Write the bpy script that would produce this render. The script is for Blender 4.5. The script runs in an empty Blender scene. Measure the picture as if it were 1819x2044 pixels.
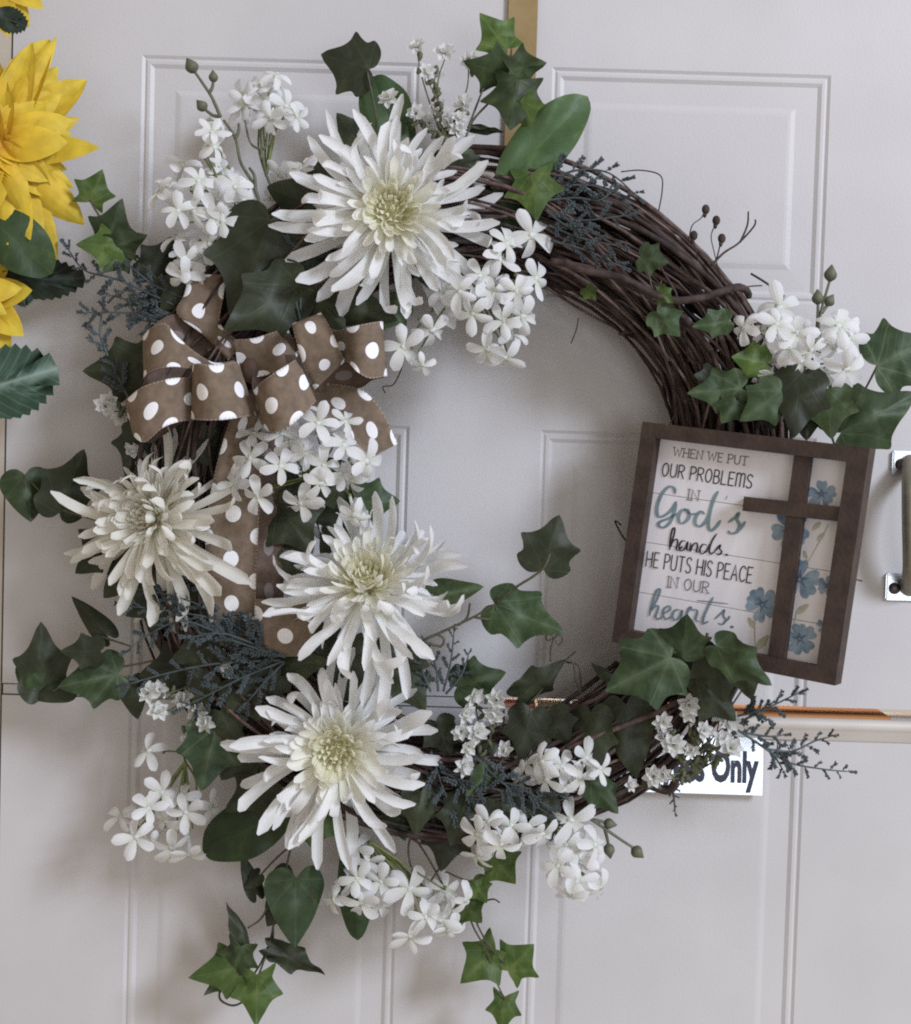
import bpy, math, random
from mathutils import Vector, Matrix, noise
rnd = random.Random(7)
C = bpy.context.scene.collection
S = bpy.context.scene
PI = math.pi

# ------------------------------------------------------------------ camera, light, exposure
F = 2884.0                                   # focal length in photograph units (photo taken as 1819 x 2044)
CAM = Vector((0, -1.3, 0))
ROT = Matrix.Rotation(PI/2 - math.radians(2.3), 3, 'X') @ Matrix.Rotation(math.radians(1.7), 3, 'Z')
cd = bpy.data.cameras.new('camera'); cam = bpy.data.objects.new('camera', cd); C.objects.link(cam)
cam.matrix_world = Matrix.Translation(CAM) @ ROT.to_4x4()
cd.sensor_fit = 'VERTICAL'; cd.sensor_height = 24; cd.lens = 24*F/2044.0
cd.clip_start = .01; cd.clip_end = 60
S.camera = cam
w = bpy.data.worlds.new('World'); S.world = w; w.use_nodes = True
w.node_tree.nodes['Background'].inputs[0].default_value = (1.0, .875, .73, 1)
w.node_tree.nodes['Background'].inputs[1].default_value = .48
def area(name, loc, target, size, power, col, sy=None):
    l = bpy.data.lights.new(name, 'AREA'); l.shape = 'RECTANGLE'; l.size = size; l.size_y = sy or size
    l.energy = power; l.color = col
    o = bpy.data.objects.new(name, l); C.objects.link(o); o.location = loc
    o.rotation_euler = (Vector(target)-Vector(loc)).to_track_quat('-Z', 'Y').to_euler()
    return o
area('window_light', (3.7, -3.7, 2.5), (0.0, 0, .0), 1.35, 305, (.77, .85, 1.0), 1.5)
area('low_plate_fill', (.85, -2.75, -.22), (-.1, 0, 0), 1.25, 10, (.84, .92, 1.0), .75)  # added unseen fill lamp, set where the name plate and handle plates mirror it
area('room_lamp_behind_door', (.22, .34, -.05), (.22, .06, -.235), .5, 2.6, (1, .86, .72), .15)
S.view_settings.view_transform = 'Standard'; S.view_settings.look = 'None'
S.view_settings.exposure = .14; S.view_settings.gamma = 1
S.cycles.max_bounces = 8; S.cycles.diffuse_bounces = 5; S.cycles.transmission_bounces = 4; S.cycles.glossy_bounces = 2
S.cycles.filter_width = 2.0
S.cycles.use_denoising = False

# ------------------------------------------------------------------ helpers
def P(px, py, d):
    """point d metres in front of the door face, on the line of sight of photograph point (px, py)"""
    v = ROT @ Vector(((px-909.5)/F, -(py-1022)/F, -1.0))
    return CAM + v*((-d - CAM.y)/v.y)
W = {}
def wm(o): return W.get(o.name, Matrix.Identity(4))
def link(o, parent, M):
    C.objects.link(o)
    if parent is not None:
        o.parent = parent; o.matrix_basis = wm(parent).inverted() @ M
    else:
        o.matrix_basis = M
    W[o.name] = M
    return o
def mesh(name, verts, faces, mats, uvs=None, smooth=True, midx=None):
    m = bpy.data.meshes.new(name); m.from_pydata([tuple(v) for v in verts], [], faces)
    for x in (mats if isinstance(mats, (list, tuple)) else [mats]): m.materials.append(x)
    if uvs:
        l = m.uv_layers.new(name='UVMap')
        for lp in m.loops: l.data[lp.index].uv = uvs[lp.vertex_index]
    m.polygons.foreach_set('use_smooth', [smooth]*len(m.polygons))
    if midx: m.polygons.foreach_set('material_index', midx)
    m.update()
    return m
def put(name, me, parent, M): return link(bpy.data.objects.new(name, me), parent, M)
def part(name, verts, faces, mats, parent=None, uvs=None, smooth=True, midx=None):
    """world-space vertices -> an object whose origin lies at their mean"""
    o = sum((Vector(v) for v in verts), Vector())/len(verts)
    return put(name, mesh(name, [Vector(v)-o for v in verts], faces, mats, uvs, smooth, midx), parent, Matrix.Translation(o))
def thing(name, loc, label, cat, group=None):
    o = bpy.data.objects.new(name, None); link(o, None, Matrix.Translation(loc)); o.empty_display_size = .01
    o['label'] = label; o['category'] = cat
    if group: o['group'] = group
    return o
def tag(o, label=None, cat=None, group=None, kind=None):
    for k, v in (('label', label), ('category', cat), ('group', group), ('kind', kind)):
        if v: o[k] = v
    return o
def catmull(pts, n=6, closed=False):
    pts = [Vector(p) for p in pts]
    if len(pts) < 3 and not closed: 
        return [pts[0].lerp(pts[-1], i/n) for i in range(n+1)]
    out = []; L = len(pts)
    for i in range(L if closed else L-1):
        g = (lambda j: pts[j % L]) if closed else (lambda j: pts[max(0, min(L-1, j))])
        p0, p1, p2, p3 = g(i-1), g(i), g(i+1), g(i+2)
        for k in range(n):
            t = k/n
            out.append(.5*((2*p1) + (p2-p0)*t + (2*p0-5*p1+4*p2-p3)*t*t + (3*p1-p0-3*p2+p3)*t**3))
    if not closed: out.append(pts[-1])
    return out
class MB:
    def __init__(s): s.v = []; s.f = []; s.uv = []; s.mi = []
    def add(s, v, f, uv=None, mi=0):
        b = len(s.v); s.v += [Vector(x) for x in v]; s.f += [tuple(i+b for i in q) for q in f]
        s.uv += list(uv) if uv else [(0, 0)]*len(v); s.mi += [mi]*len(f)
    def tube(s, pts, r, n=6, r1=None, cap=True, mi=0):
        pts = [Vector(p) for p in pts]; N = len(pts); v = []; f = []; uv = []
        up = Vector((.3, .2, .93))
        for i, p in enumerate(pts):
            t = (pts[min(i+1, N-1)]-pts[max(i-1, 0)])
            t = t.normalized() if t.length > 1e-9 else Vector((0, 0, 1))
            a = up - t*up.dot(t)
            if a.length < 1e-4: a = Vector((1, 0, 0)) - t*t.x
            a.normalize(); b = t.cross(a); up = a
            q = r[i] if isinstance(r, (list, tuple)) else (r if r1 is None else r+(r1-r)*i/max(1, N-1))
            for k in range(n):
                th = 2*PI*k/n; v.append(p + (a*math.cos(th)+b*math.sin(th))*q); uv.append((k/n, i/N))
        for i in range(N-1):
            for k in range(n): f.append((i*n+k, i*n+(k+1) % n, (i+1)*n+(k+1) % n, (i+1)*n+k))
        if cap: f.append(tuple(range(n-1, -1, -1))); f.append(tuple((N-1)*n+k for k in range(n)))
        s.add(v, f, uv, mi)
    def blob(s, c, rx, ry=None, rz=None, M=None, n=7, m=5, mi=0):
        ry = ry or rx; rz = rz or rx; v = []; f = []
        for i in range(m+1):
            a = PI*i/m
            for k in range(n):
                b = 2*PI*k/n; q = Vector((rx*math.sin(a)*math.cos(b), ry*math.sin(a)*math.sin(b), rz*math.cos(a)))
                v.append(Vector(c) + (M @ q if M else q))
        for i in range(m):
            for k in range(n): f.append((i*n+k, (i+1)*n+k, (i+1)*n+(k+1) % n, i*n+(k+1) % n))
        s.add(v, f, None, mi)
    def box(s, lo, hi, M=None, mi=0):
        v = [Vector((x, y, z)) for x in (lo[0], hi[0]) for y in (lo[1], hi[1]) for z in (lo[2], hi[2])]
        if M: v = [M @ q for q in v]
        s.add(v, [(0, 1, 3, 2), (4, 6, 7, 5), (0, 4, 5, 1), (2, 3, 7, 6), (0, 2, 6, 4), (1, 5, 7, 3)], None, mi)
    def build(s, name, mats, parent=None, smooth=True):
        return part(name, s.v, s.f, mats, parent, s.uv, smooth, s.mi)
def path(pts, n=6):
    """photograph points (px, py, depth) -> a smooth world-space path"""
    return catmull([P(*p) for p in pts], n)

# ------------------------------------------------------------------ materials
def newmat(name):
    m = bpy.data.materials.new(name); m.use_nodes = True
    nt = m.node_tree; return m, nt, nt.nodes['Principled BSDF']
def nd(nt, t, **k):
    n = nt.nodes.new(t)
    for a, b in k.items(): setattr(n, a, b)
    return n
def mth(nt, op, a, b=None, c=None, clamp=False):
    n = nd(nt, 'ShaderNodeMath', operation=op, use_clamp=clamp)
    for i, x in enumerate((a, b, c)):
        if x is None: continue
        if isinstance(x, (int, float)): n.inputs[i].default_value = x
        else: nt.links.new(x, n.inputs[i])
    return n.outputs[0]
def mix(nt, f, a, b):
    n = nd(nt, 'ShaderNodeMix', data_type='RGBA')
    for i, x in ((0, f), (6, a), (7, b)):
        if isinstance(x, (int, float)): n.inputs[i].default_value = x
        elif isinstance(x, tuple): n.inputs[i].default_value = (*x, 1) if len(x) == 3 else x
        else: nt.links.new(x, n.inputs[i])
    return n.outputs[2]
def ns(nt, scale, detail=3, coord='Object', rough=.55, stretch=None):
    tc = nd(nt, 'ShaderNodeTexCoord'); n = nd(nt, 'ShaderNodeTexNoise')
    n.inputs['Scale'].default_value = scale; n.inputs['Detail'].default_value = detail; n.inputs['Roughness'].default_value = rough
    src = tc.outputs[coord]
    if stretch:
        mp = nd(nt, 'ShaderNodeMapping'); mp.inputs['Scale'].default_value = stretch; nt.links.new(src, mp.inputs[0]); src = mp.outputs[0]
    nt.links.new(src, n.inputs['Vector']); return n.outputs['Fac']
def ramp(nt, f, stops):
    r = nd(nt, 'ShaderNodeValToRGB'); e = r.color_ramp.elements
    while len(e) < len(stops): e.new(.5)
    for x, (p, c) in zip(e, stops): x.position = p; x.color = (*c, 1)
    nt.links.new(f, r.inputs[0]); return r.outputs[0]
def bump(nt, b, h, strength, dist=.001):
    n = nd(nt, 'ShaderNodeBump'); n.inputs['Strength'].default_value = strength; n.inputs['Distance'].default_value = dist
    nt.links.new(h, n.inputs['Height']); nt.links.new(n.outputs[0], b.inputs['Normal'])
def simple(name, c1, c2, scale=60, rough=.6, bs=0, bscale=None, metal=0, stretch=None, spec=None, rand=0):
    m, nt, b = newmat(name); f = ns(nt, scale, stretch=stretch)
    col = ramp(nt, f, [(.3, c1), (.72, c2)])
    if rand:
        oi = nd(nt, 'ShaderNodeObjectInfo'); h = nd(nt, 'ShaderNodeHueSaturation')
        mr = nd(nt, 'ShaderNodeMapRange'); mr.inputs[3].default_value = 1-rand; mr.inputs[4].default_value = 1+rand
        nt.links.new(oi.outputs['Random'], mr.inputs[0]); nt.links.new(mr.outputs[0], h.inputs['Value']); nt.links.new(col, h.inputs['Color']); col = h.outputs[0]
    nt.links.new(col, b.inputs['Base Color']); b.inputs['Roughness'].default_value = rough; b.inputs['Metallic'].default_value = metal
    if spec is not None: b.inputs['Specular IOR Level'].default_value = spec
    if bs: bump(nt, b, ns(nt, bscale or scale*4, stretch=stretch), bs)
    return m
M_door = simple('door_paint', (.478, .462, .470), (.528, .512, .520), 7, .45, .2, 420, spec=.3)
M_jamb = simple('jamb_paint', (.42, .37, .31), (.5, .45, .39), 9, .6, .2, 300)
M_edge = simple('bare_door_edge', (.52, .40, .29), (.62, .5, .38), 30, .6, .2, 400, stretch=(1, 1, 6))
M_board = simple('orange_wood', (.34, .15, .055), (.46, .23, .10), 22, .85, .2, 200, stretch=(.4, 4, 4), spec=.08)
M_strap = simple('hanger_metal', (.25, .175, .075), (.32, .23, .11), 40, .42, .1, 300, metal=.25)
M_steel = simple('steel', (.55, .57, .62), (.68, .70, .74), 60, .3, .05, 200, metal=1)
M_bronze = simple('olive_metal', (.19, .175, .13), (.27, .25, .20), 60, .45, .1, 300, metal=.45)
M_screw = simple('screw_metal', (.05, .04, .05), (.1, .09, .1), 60, .4, metal=.8)
M_vine = simple('vine_bark', (.022, .014, .013), (.13, .088, .078), 75, .78, .7, 420, rand=.55, spec=.25)
M_twig = simple('twig_bark', (.03, .022, .018), (.075, .055, .045), 90, .8, .4, 500, spec=.2)
M_stem = simple('green_stem', (.045, .05, .028), (.1, .105, .05), 120, .6, .2, 600, rand=.2)
M_ivystem = simple('ivy_stem', (.035, .032, .018), (.085, .075, .04), 120, .6, .2, 600)
M_bud = simple('bud', (.07, .075, .045), (.12, .125, .075), 160, .65, .3, 700)
M_calyx = simple('calyx_green', (.09, .12, .03), (.17, .20, .065), 120, .6, .1, 600)
M_cedar = simple('cedar_blue_green', (.024, .033, .036), (.07, .088, .094), 90, .7, .2, 700, rand=.3)
M_wood = simple('stained_frame_wood', (.02, .011, .009), (.056, .031, .023), 55, .6, .6, 260, stretch=(1, 1, 1))
M_black = simple('black_print', (.012, .012, .02), (.022, .02, .03), 80, .6)
M_grey = simple('grey_print', (.10, .085, .095), (.15, .13, .14), 80, .6)
M_teal = simple('teal_print', (.12, .18, .22), (.20, .28, .32), 60, .6)
M_slate = simple('slate_print', (.09, .14, .19), (.17, .24, .29), 60, .6)
M_blue = simple('blue_watercolour', (.10, .17, .27), (.30, .39, .48), 110, .6)
M_bluedk = simple('dark_blue_watercolour', (.05, .07, .15), (.12, .18, .28), 90, .6)
M_olive = simple('olive_watercolour', (.3, .3, .2), (.5, .48, .4), 60, .6)
M_back = simple('backing', (.1, .08, .09), (.16, .13, .14), 40, .7)
M_plank = simple('white_print_plank', (.66, .64, .69), (.735, .715, .76), 26, .5, .12, 300, stretch=(1, 8, 1))
M_plate = simple('glossy_white_plate', (.74, .80, .90), (.84, .89, .97), 12, .3, .03, 100, metal=.6)
M_navy = simple('navy_lettering', (.008, .01, .03), (.015, .018, .045), 60, .4)
M_pink = simple('pink_card', (.7, .22, .15), (.8, .4, .3), 60, .6); M_cream = simple('cream_card', (.8, .72, .55), (.85, .78, .66), 60, .6)
M_bluecard = simple('blue_card', (.02, .06, .3), (.03, .1, .4), 60, .5); M_tan = simple('tan_card', (.55, .4, .2), (.65, .5, .3), 60, .6)

def petal_mat(name, base, body, tip, trans=.46, spots=(.9, 1.0)):
    m, nt, b = newmat(name); uv = nd(nt, 'ShaderNodeUVMap'); sx = nd(nt, 'ShaderNodeSeparateXYZ'); nt.links.new(uv.outputs[0], sx.inputs[0])
    col = ramp(nt, sx.outputs[1], [(0, base), (.42, body), (1, tip)])
    f = ns(nt, 70, 3); g = ramp(nt, f, [(.3, (spots[0],)*3), (.7, (spots[1],)*3)])
    n = nd(nt, 'ShaderNodeMix', data_type='RGBA', blend_type='MULTIPLY'); n.inputs[0].default_value = 1
    nt.links.new(col, n.inputs[6]); nt.links.new(g, n.inputs[7]); col = n.outputs[2]
    nt.links.new(col, b.inputs['Base Color']); b.inputs['Roughness'].default_value = .62; b.inputs['Specular IOR Level'].default_value = .3
    # fine lengthwise ribs
    u = mth(nt, 'SINE', mth(nt, 'MULTIPLY', sx.outputs[0], 26.0)); bump(nt, b, u, .10, .0006)
    tr = nd(nt, 'ShaderNodeBsdfTranslucent'); nt.links.new(col, tr.inputs[0]); ms = nd(nt, 'ShaderNodeMixShader'); ms.inputs[0].default_value = trans
    nt.links.new(b.outputs[0], ms.inputs[1]); nt.links.new(tr.outputs[0], ms.inputs[2]); nt.links.new(ms.outputs[0], nt.nodes['Material Output'].inputs[0])
    return m
M_mum = petal_mat('chrysanthemum_petal', (.86, .84, .66), (.89, .89, .87), (.89, .89, .905))
M_mumin = petal_mat('chrysanthemum_heart_petal', (.84, .79, .50), (.88, .86, .68), (.89, .88, .80), .55)
M_mummid = petal_mat('chrysanthemum_middle_petal', (.84, .80, .54), (.88, .87, .76), (.88, .88, .85))
M_cream_p = petal_mat('cream_petal', (.76, .72, .54), (.85, .83, .75), (.86, .85, .81))
M_white = petal_mat('white_blossom', (.76, .79, .68), (.87, .87, .88), (.88, .88, .90))
M_tiny = petal_mat('tiny_blossom', (.55, .6, .45), (.8, .8, .78), (.83, .83, .83))
M_yellow = petal_mat('yellow_petal', (.58, .27, .02), (.68, .44, .03), (.66, .50, .05), .15, (.75, 1.05))

def leaf_mat(name, c1, c2, vein, mode, varieg=0, pale=(.14, .2, .12), rough=.5, vs=.6):
    m, nt, b = newmat(name); uv = nd(nt, 'ShaderNodeUVMap'); sx = nd(nt, 'ShaderNodeSeparateXYZ'); nt.links.new(uv.outputs[0], sx.inputs[0])
    u, v = sx.outputs[0], sx.outputs[1]; au = mth(nt, 'ABSOLUTE', u)
    f = ns(nt, 55, 5, rough=.7); oi = nd(nt, 'ShaderNodeObjectInfo')
    col = ramp(nt, f, [(.30, c1), (.56, tuple((a+b)/2 for a, b in zip(c1, c2))), (.74, tuple(b*1.25 for b in c2))])
    if mode == 'ivy':
        r = mth(nt, 'SQRT', mth(nt, 'ADD', mth(nt, 'MULTIPLY', u, u), mth(nt, 'MULTIPLY', v, v)))
        an = mth(nt, 'ARCTAN2', au, v); d = mth(nt, 'MULTIPLY', mth(nt, 'PINGPONG', an, .36), r)
        d2 = mth(nt, 'PINGPONG', mth(nt, 'SUBTRACT', v, mth(nt, 'MULTIPLY', au, .9)), .075)
    else:
        d = au; d2 = mth(nt, 'PINGPONG', mth(nt, 'SUBTRACT', v, mth(nt, 'MULTIPLY', au, .9)), .06)
    k1 = mth(nt, 'SUBTRACT', 1.0, mth(nt, 'DIVIDE', d, .022), clamp=True)
    k2 = mth(nt, 'MULTIPLY', mth(nt, 'SUBTRACT', 1.0, mth(nt, 'DIVIDE', d2, .014), clamp=True), .35)
    k = mth(nt, 'MULTIPLY', mth(nt, 'MAXIMUM', k1, k2), vs)
    if varieg:
        near = mth(nt, 'SUBTRACT', 1.0, mth(nt, 'DIVIDE', d, .11), clamp=True)
        pv = mth(nt, 'MULTIPLY', mth(nt, 'MULTIPLY', near, ramp(nt, ns(nt, 60, 2), [(.42, (0,)*3), (.62, (1,)*3)])), varieg)
        col = mix(nt, pv, col, pale)
    col = mix(nt, k, col, vein)
    h = nd(nt, 'ShaderNodeHueSaturation'); mr = nd(nt, 'ShaderNodeMapRange'); mr.inputs[3].default_value = .75; mr.inputs[4].default_value = 1.25
    nt.links.new(oi.outputs['Random'], mr.inputs[0]); nt.links.new(mr.outputs[0], h.inputs['Value']); nt.links.new(col, h.inputs['Color'])
    nt.links.new(h.outputs[0], b.inputs['Base Color']); b.inputs['Roughness'].default_value = rough; b.inputs['Specular IOR Level'].default_value = .28
    hh = mth(nt, 'ADD', mth(nt, 'MULTIPLY', k, -1.0), ns(nt, 120, 2)); bump(nt, b, hh, .35, .0012)
    tr = nd(nt, 'ShaderNodeBsdfTranslucent'); nt.links.new(h.outputs[0], tr.inputs[0]); ms = nd(nt, 'ShaderNodeMixShader'); ms.inputs[0].default_value = .12
    nt.links.new(b.outputs[0], ms.inputs[1]); nt.links.new(tr.outputs[0], ms.inputs[2]); nt.links.new(ms.outputs[0], nt.nodes['Material Output'].inputs[0])
    return m
L_dark = leaf_mat('dark_ivy', (.018, .023, .013), (.044, .053, .026), (.062, .073, .038), 'ivy', vs=.3)
L_mid = leaf_mat('ivy_green', (.02, .038, .016), (.055, .088, .034), (.08, .11, .05), 'ivy', .55, (.09, .125, .07), vs=.4)
L_var = leaf_mat('variegated_ivy', (.02, .04, .018), (.055, .092, .036), (.13, .17, .09), 'ivy', .8, (.11, .15, .09), vs=.45)
L_star = leaf_mat('light_ivy', (.032, .068, .016), (.10, .15, .032), (.13, .17, .06), 'ivy', .4, (.15, .19, .065), vs=.4)
L_starD = leaf_mat('mid_ivy', (.02, .034, .014), (.055, .08, .028), (.08, .10, .04), 'ivy', .3, vs=.35)
L_oval = leaf_mat('oval_green', (.045, .085, .035), (.085, .135, .052), (.10, .15, .065), 'oval', 0, vs=.3)
L_ovalD = leaf_mat('oval_dark_green', (.018, .032, .015), (.045, .078, .024), (.05, .08, .03), 'oval', 0, vs=.3)
L_rose = leaf_mat('rose_leaf', (.012, .02, .013), (.03, .046, .03), (.06, .08, .065), 'oval', 0)
L_rosev = leaf_mat('frosted_rose_leaf', (.025, .055, .035), (.055, .10, .07), (.26, .32, .28), 'oval', .7, (.22, .3, .26))

def ribbon_mat():
    m, nt, b = newmat('polka_dot_burlap'); uv = nd(nt, 'ShaderNodeUVMap'); sx = nd(nt, 'ShaderNodeSeparateXYZ'); nt.links.new(uv.outputs[0], sx.inputs[0])
    u, s = sx.outputs[0], sx.outputs[1]
    pp = mth(nt, 'PINGPONG', s, .4); cu = mth(nt, 'SUBTRACT', u, .5)
    d1 = mth(nt, 'SQRT', mth(nt, 'ADD', mth(nt, 'MULTIPLY', cu, cu), mth(nt, 'MULTIPLY', pp, pp)))
    eu = mth(nt, 'MINIMUM', u, mth(nt, 'SUBTRACT', 1.0, u)); ep = mth(nt, 'SUBTRACT', .4, pp)
    d2 = mth(nt, 'SQRT', mth(nt, 'ADD', mth(nt, 'MULTIPLY', eu, eu), mth(nt, 'MULTIPLY', ep, ep)))
    dots = mth(nt, 'LESS_THAN', mth(nt, 'MINIMUM', d1, d2), .148)
    wv = nd(nt, 'ShaderNodeTexChecker'); wv.inputs['Scale'].default_value = 62; nt.links.new(uv.outputs[0], wv.inputs[0])
    base = ramp(nt, ns(nt, 130, 3), [(.3, (.155, .114, .085)), (.7, (.235, .175, .13))])
    n = nd(nt, 'ShaderNodeMix', data_type='RGBA', blend_type='MULTIPLY'); n.inputs[0].default_value = .22
    nt.links.new(base, n.inputs[6]); nt.links.new(wv.outputs['Color'], n.inputs[7])
    edge = mth(nt, 'MULTIPLY', mth(nt, 'LESS_THAN', eu, .026), mth(nt, 'LESS_THAN', mth(nt, 'PINGPONG', s, .035), .02))
    col = mix(nt, dots, n.outputs[2], (.80, .79, .82)); col = mix(nt, mth(nt, 'MULTIPLY', edge, .55), col, (.42, .34, .28))
    nt.links.new(col, b.inputs['Base Color']); b.inputs['Roughness'].default_value = .85; b.inputs['Specular IOR Level'].default_value = .15
    bump(nt, b, wv.outputs['Fac'], .5, .0005)
    return m
M_rib = ribbon_mat()
def ribbon_back():
    m, nt, b = newmat('burlap_reverse'); uv = nd(nt, 'ShaderNodeUVMap'); sx = nd(nt, 'ShaderNodeSeparateXYZ'); nt.links.new(uv.outputs[0], sx.inputs[0])
    u, s = sx.outputs[0], sx.outputs[1]
    pp = mth(nt, 'PINGPONG', s, .4); cu = mth(nt, 'SUBTRACT', u, .5)
    d1 = mth(nt, 'SQRT', mth(nt, 'ADD', mth(nt, 'MULTIPLY', cu, cu), mth(nt, 'MULTIPLY', pp, pp)))
    dots = mth(nt, 'MULTIPLY', mth(nt, 'LESS_THAN', d1, .158), .45)
    base = ramp(nt, ns(nt, 130, 3), [(.3, (.075, .047, .036)), (.7, (.12, .078, .06))])
    nt.links.new(mix(nt, dots, base, (.3, .27, .27)), b.inputs['Base Color']); b.inputs['Roughness'].default_value = .9
    return m
M_ribb = ribbon_back()

# ------------------------------------------------------------------ setting: door leaves, ledge, jamb, walls
def door_profile():
    """raised-panel front as one vertex/face list: stiles, rails, moulding steps and raised fields"""
    X = [-.4055, P(270, 800, 0).x - .0005, P(822, 900, 0).x, P(1079, 900, 0).x, .3225, .505]
    zt1, zb1 = P(980, 130, 0).z, P(1500, 604, 0).z
    zt2, zb2 = P(1180, 861, 0).z, -.86
    X[1] = -.2905; X[2] = -.0435; X[3] = .0745
    Z = [.62, zt1, zb1, zt2, zb2, -1.0]
    prof = [(0, 0), (.0028, .0016), (.0050, .0006), (.0075, .0006), (.0110, .0025), (.030, .0021), (.0345, .0010), (.037, .0008)]
    v = []; f = []
    def quad(x0, x1, z0, z1):
        b = len(v); v.extend([(x0, 0, z0), (x1, 0, z0), (x1, 0, z1), (x0, 0, z1)]); f.append((b, b+1, b+2, b+3))
    for j in range(5):
        for i in range(5):
            x0, x1, z1, z0 = X[i], X[i+1], Z[j], Z[j+1]
            if i in (1, 3) and j in (1, 3):
                rings = []
                for ins, dep in prof:
                    b = len(v); v.extend([(x0+ins, dep, z0+ins), (x1-ins, dep, z0+ins), (x1-ins, dep, z1-ins), (x0+ins, dep, z1-ins)]); rings.append(b)
                for a, c in zip(rings, rings[1:]):
                    for k in range(4): f.append((a+k, a+(k+1) % 4, c+(k+1) % 4, c+k))
                f.append(tuple(rings[-1]+k for k in range(4)))
            else: quad(x0, x1, z0, z1)
    return v, f
import bmesh
def leaf_door(name, zc, keep_above):
    v, f = door_profile(); bm = bmesh.new(); vs = [bm.verts.new(q) for q in v]
    for q in f: bm.faces.new([vs[i] for i in q])
    bmesh.ops.remove_doubles(bm, verts=bm.verts, dist=1e-6)
    bmesh.ops.bisect_plane(bm, geom=bm.verts[:]+bm.edges[:]+bm.faces[:], plane_co=(0, 0, zc), plane_no=(0, 0, 1), clear_inner=keep_above, clear_outer=not keep_above)
    be = [e for e in bm.edges if e.is_boundary]
    r = bmesh.ops.extrude_edge_only(bm, edges=be)
    for x in r['geom']:
        if isinstance(x, bmesh.types.BMVert): x.co.y = .042
    bmesh.ops.recalc_face_normals(bm, faces=bm.faces)
    m = bpy.data.meshes.new(name); bm.to_mesh(m); bm.free(); m.materials.append(M_door)
    o = put(name, m, None, Matrix.Identity(4)); tag(o, kind='structure'); return o
zg1, zg0 = P(1620, 1411, 0).z, P(1620, 1435, 0).z
up = leaf_door('upper_door', zg1, True); lo = leaf_door('lower_door', zg0, False)
mb = MB()        # the lower leaf's capping ledge: a rounded nose over a thin fascia
prof = [(.042, 0), (0, 0), (-.0035, -.0008), (-.006, -.003), (-.0066, -.006), (-.005, -.0095), (-.0025, -.012), (-.002, -.019), (-.0006, -.0205)]
mb.v = []; n = len(prof)
mb.add([(x, y, zg0+.001+z) for x in (.05, .505) for y, z in prof], [(i, i+1, n+i+1, n+i) for i in range(n-1)])
mb.build('door_ledge', simple('ledge_shade_tint', (.49, .445, .41), (.55, .51, .48), 14, .45, .1, 500), None, True)['kind'] = 'structure'  # door paint warmed: underside shading and brownish orange reflection put into the colour
mb = MB(); mb.box((-.405, .0016, zg0+.0012), (.048, .03, zg1-.0012)); mb.build('door_stop', M_door, None, False)['kind'] = 'structure'
for nm, a, b in (('door_frame', (-.62, .001, -1.0), (-.4075, .06, 1.0)), ('door_frame', (.507, .001, -1.0), (.70, .06, 1.0))):
    mb = MB(); mb.box(a, b); mb.build(nm, M_jamb, None, False)['kind'] = 'structure'
for nm, a, b in (('wall', (-2.2, -.004, -1.0), (-.622, .06, 1.2)), ('wall', (.702, -.004, -1.0), (2.2, .06, 1.2))):
    mb = MB(); mb.box(a, b); mb.build(nm, M_door, None, False)['kind'] = 'structure'
# what shows through the slit between the leaves
t = thing('wooden_counter', P(1660, 1425, -.02), 'orange wooden counter top seen through the gap between the door halves', 'counter')
mb = MB(); mb.box((.152, .0006, zg0+.0004), (.40, .30, zg0+.0032)); mb.build('counter_board', M_board, t, False)
def card(px0, px1, py0, py1, d, m, label, h=.03):
    a, b = P(px0, py1, -d), P(px1, py0, -d)
    mb = MB(); mb.box((a.x, .002+d*.1, zg0+.0016), (b.x, .05+d, zg0+.0024+d*.03)); o = mb.build('card_packet', m, None, False)
    tag(o, label, 'packet', 'packets lying in the door gap')
card(985, 1060, 1385, 1402, .09, M_pink, 'pinkish red packet in the door slit, leftmost of the packets there')
card(1064, 1108, 1385, 1402, .10, M_cream, 'cream packet in the door slit, between the pink packet and the blue one')
card(1112, 1128, 1385, 1402, .085, M_bluecard, 'narrow blue packet in the slit between the door halves')
card(1130, 1236, 1385, 1402, .11, M_tan, 'tan packet in the door slit, right of the narrow blue one')

# ------------------------------------------------------------------ wreath hanger, pull handle, name plate
t = thing('wreath_hanger', P(1042, 150, .004), 'flat tan metal strap hanger coming down the door to the wreath top', 'hanger')
mb = MB(); a, b = P(1013, 100, .003).x, P(1071, 100, .003).x; zt, zb = .62, P(1035, 372, 0).z
mb.box((a, -.0045, zb), (b, -.0025, zt)); mb.build('strap', M_strap, t, False)
mb = MB(); hk = [(0, -.0036, zb+.001), (0, -.006, zb-.01), (0, -.03, zb-.016), (0, -.06, zb-.012), (0, -.078, zb+.004), (0, -.08, zb+.022)]
pl = catmull(hk, 5); q = []; ff = []
for i, p in enumerate(pl): q += [(a+.002, p.y, p.z), (b-.002, p.y, p.z), (b-.002, p.y-.0012, p.z-.0012), (a+.002, p.y-.0012, p.z-.0012)]
for i in range(len(pl)-1):
    for k in range(4): ff.append((i*4+k, i*4+(k+1) % 4, i*4+4+(k+1) % 4, i*4+4+k))
mb.add(q, ff); mb.build('hook', M_strap, t)

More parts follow.
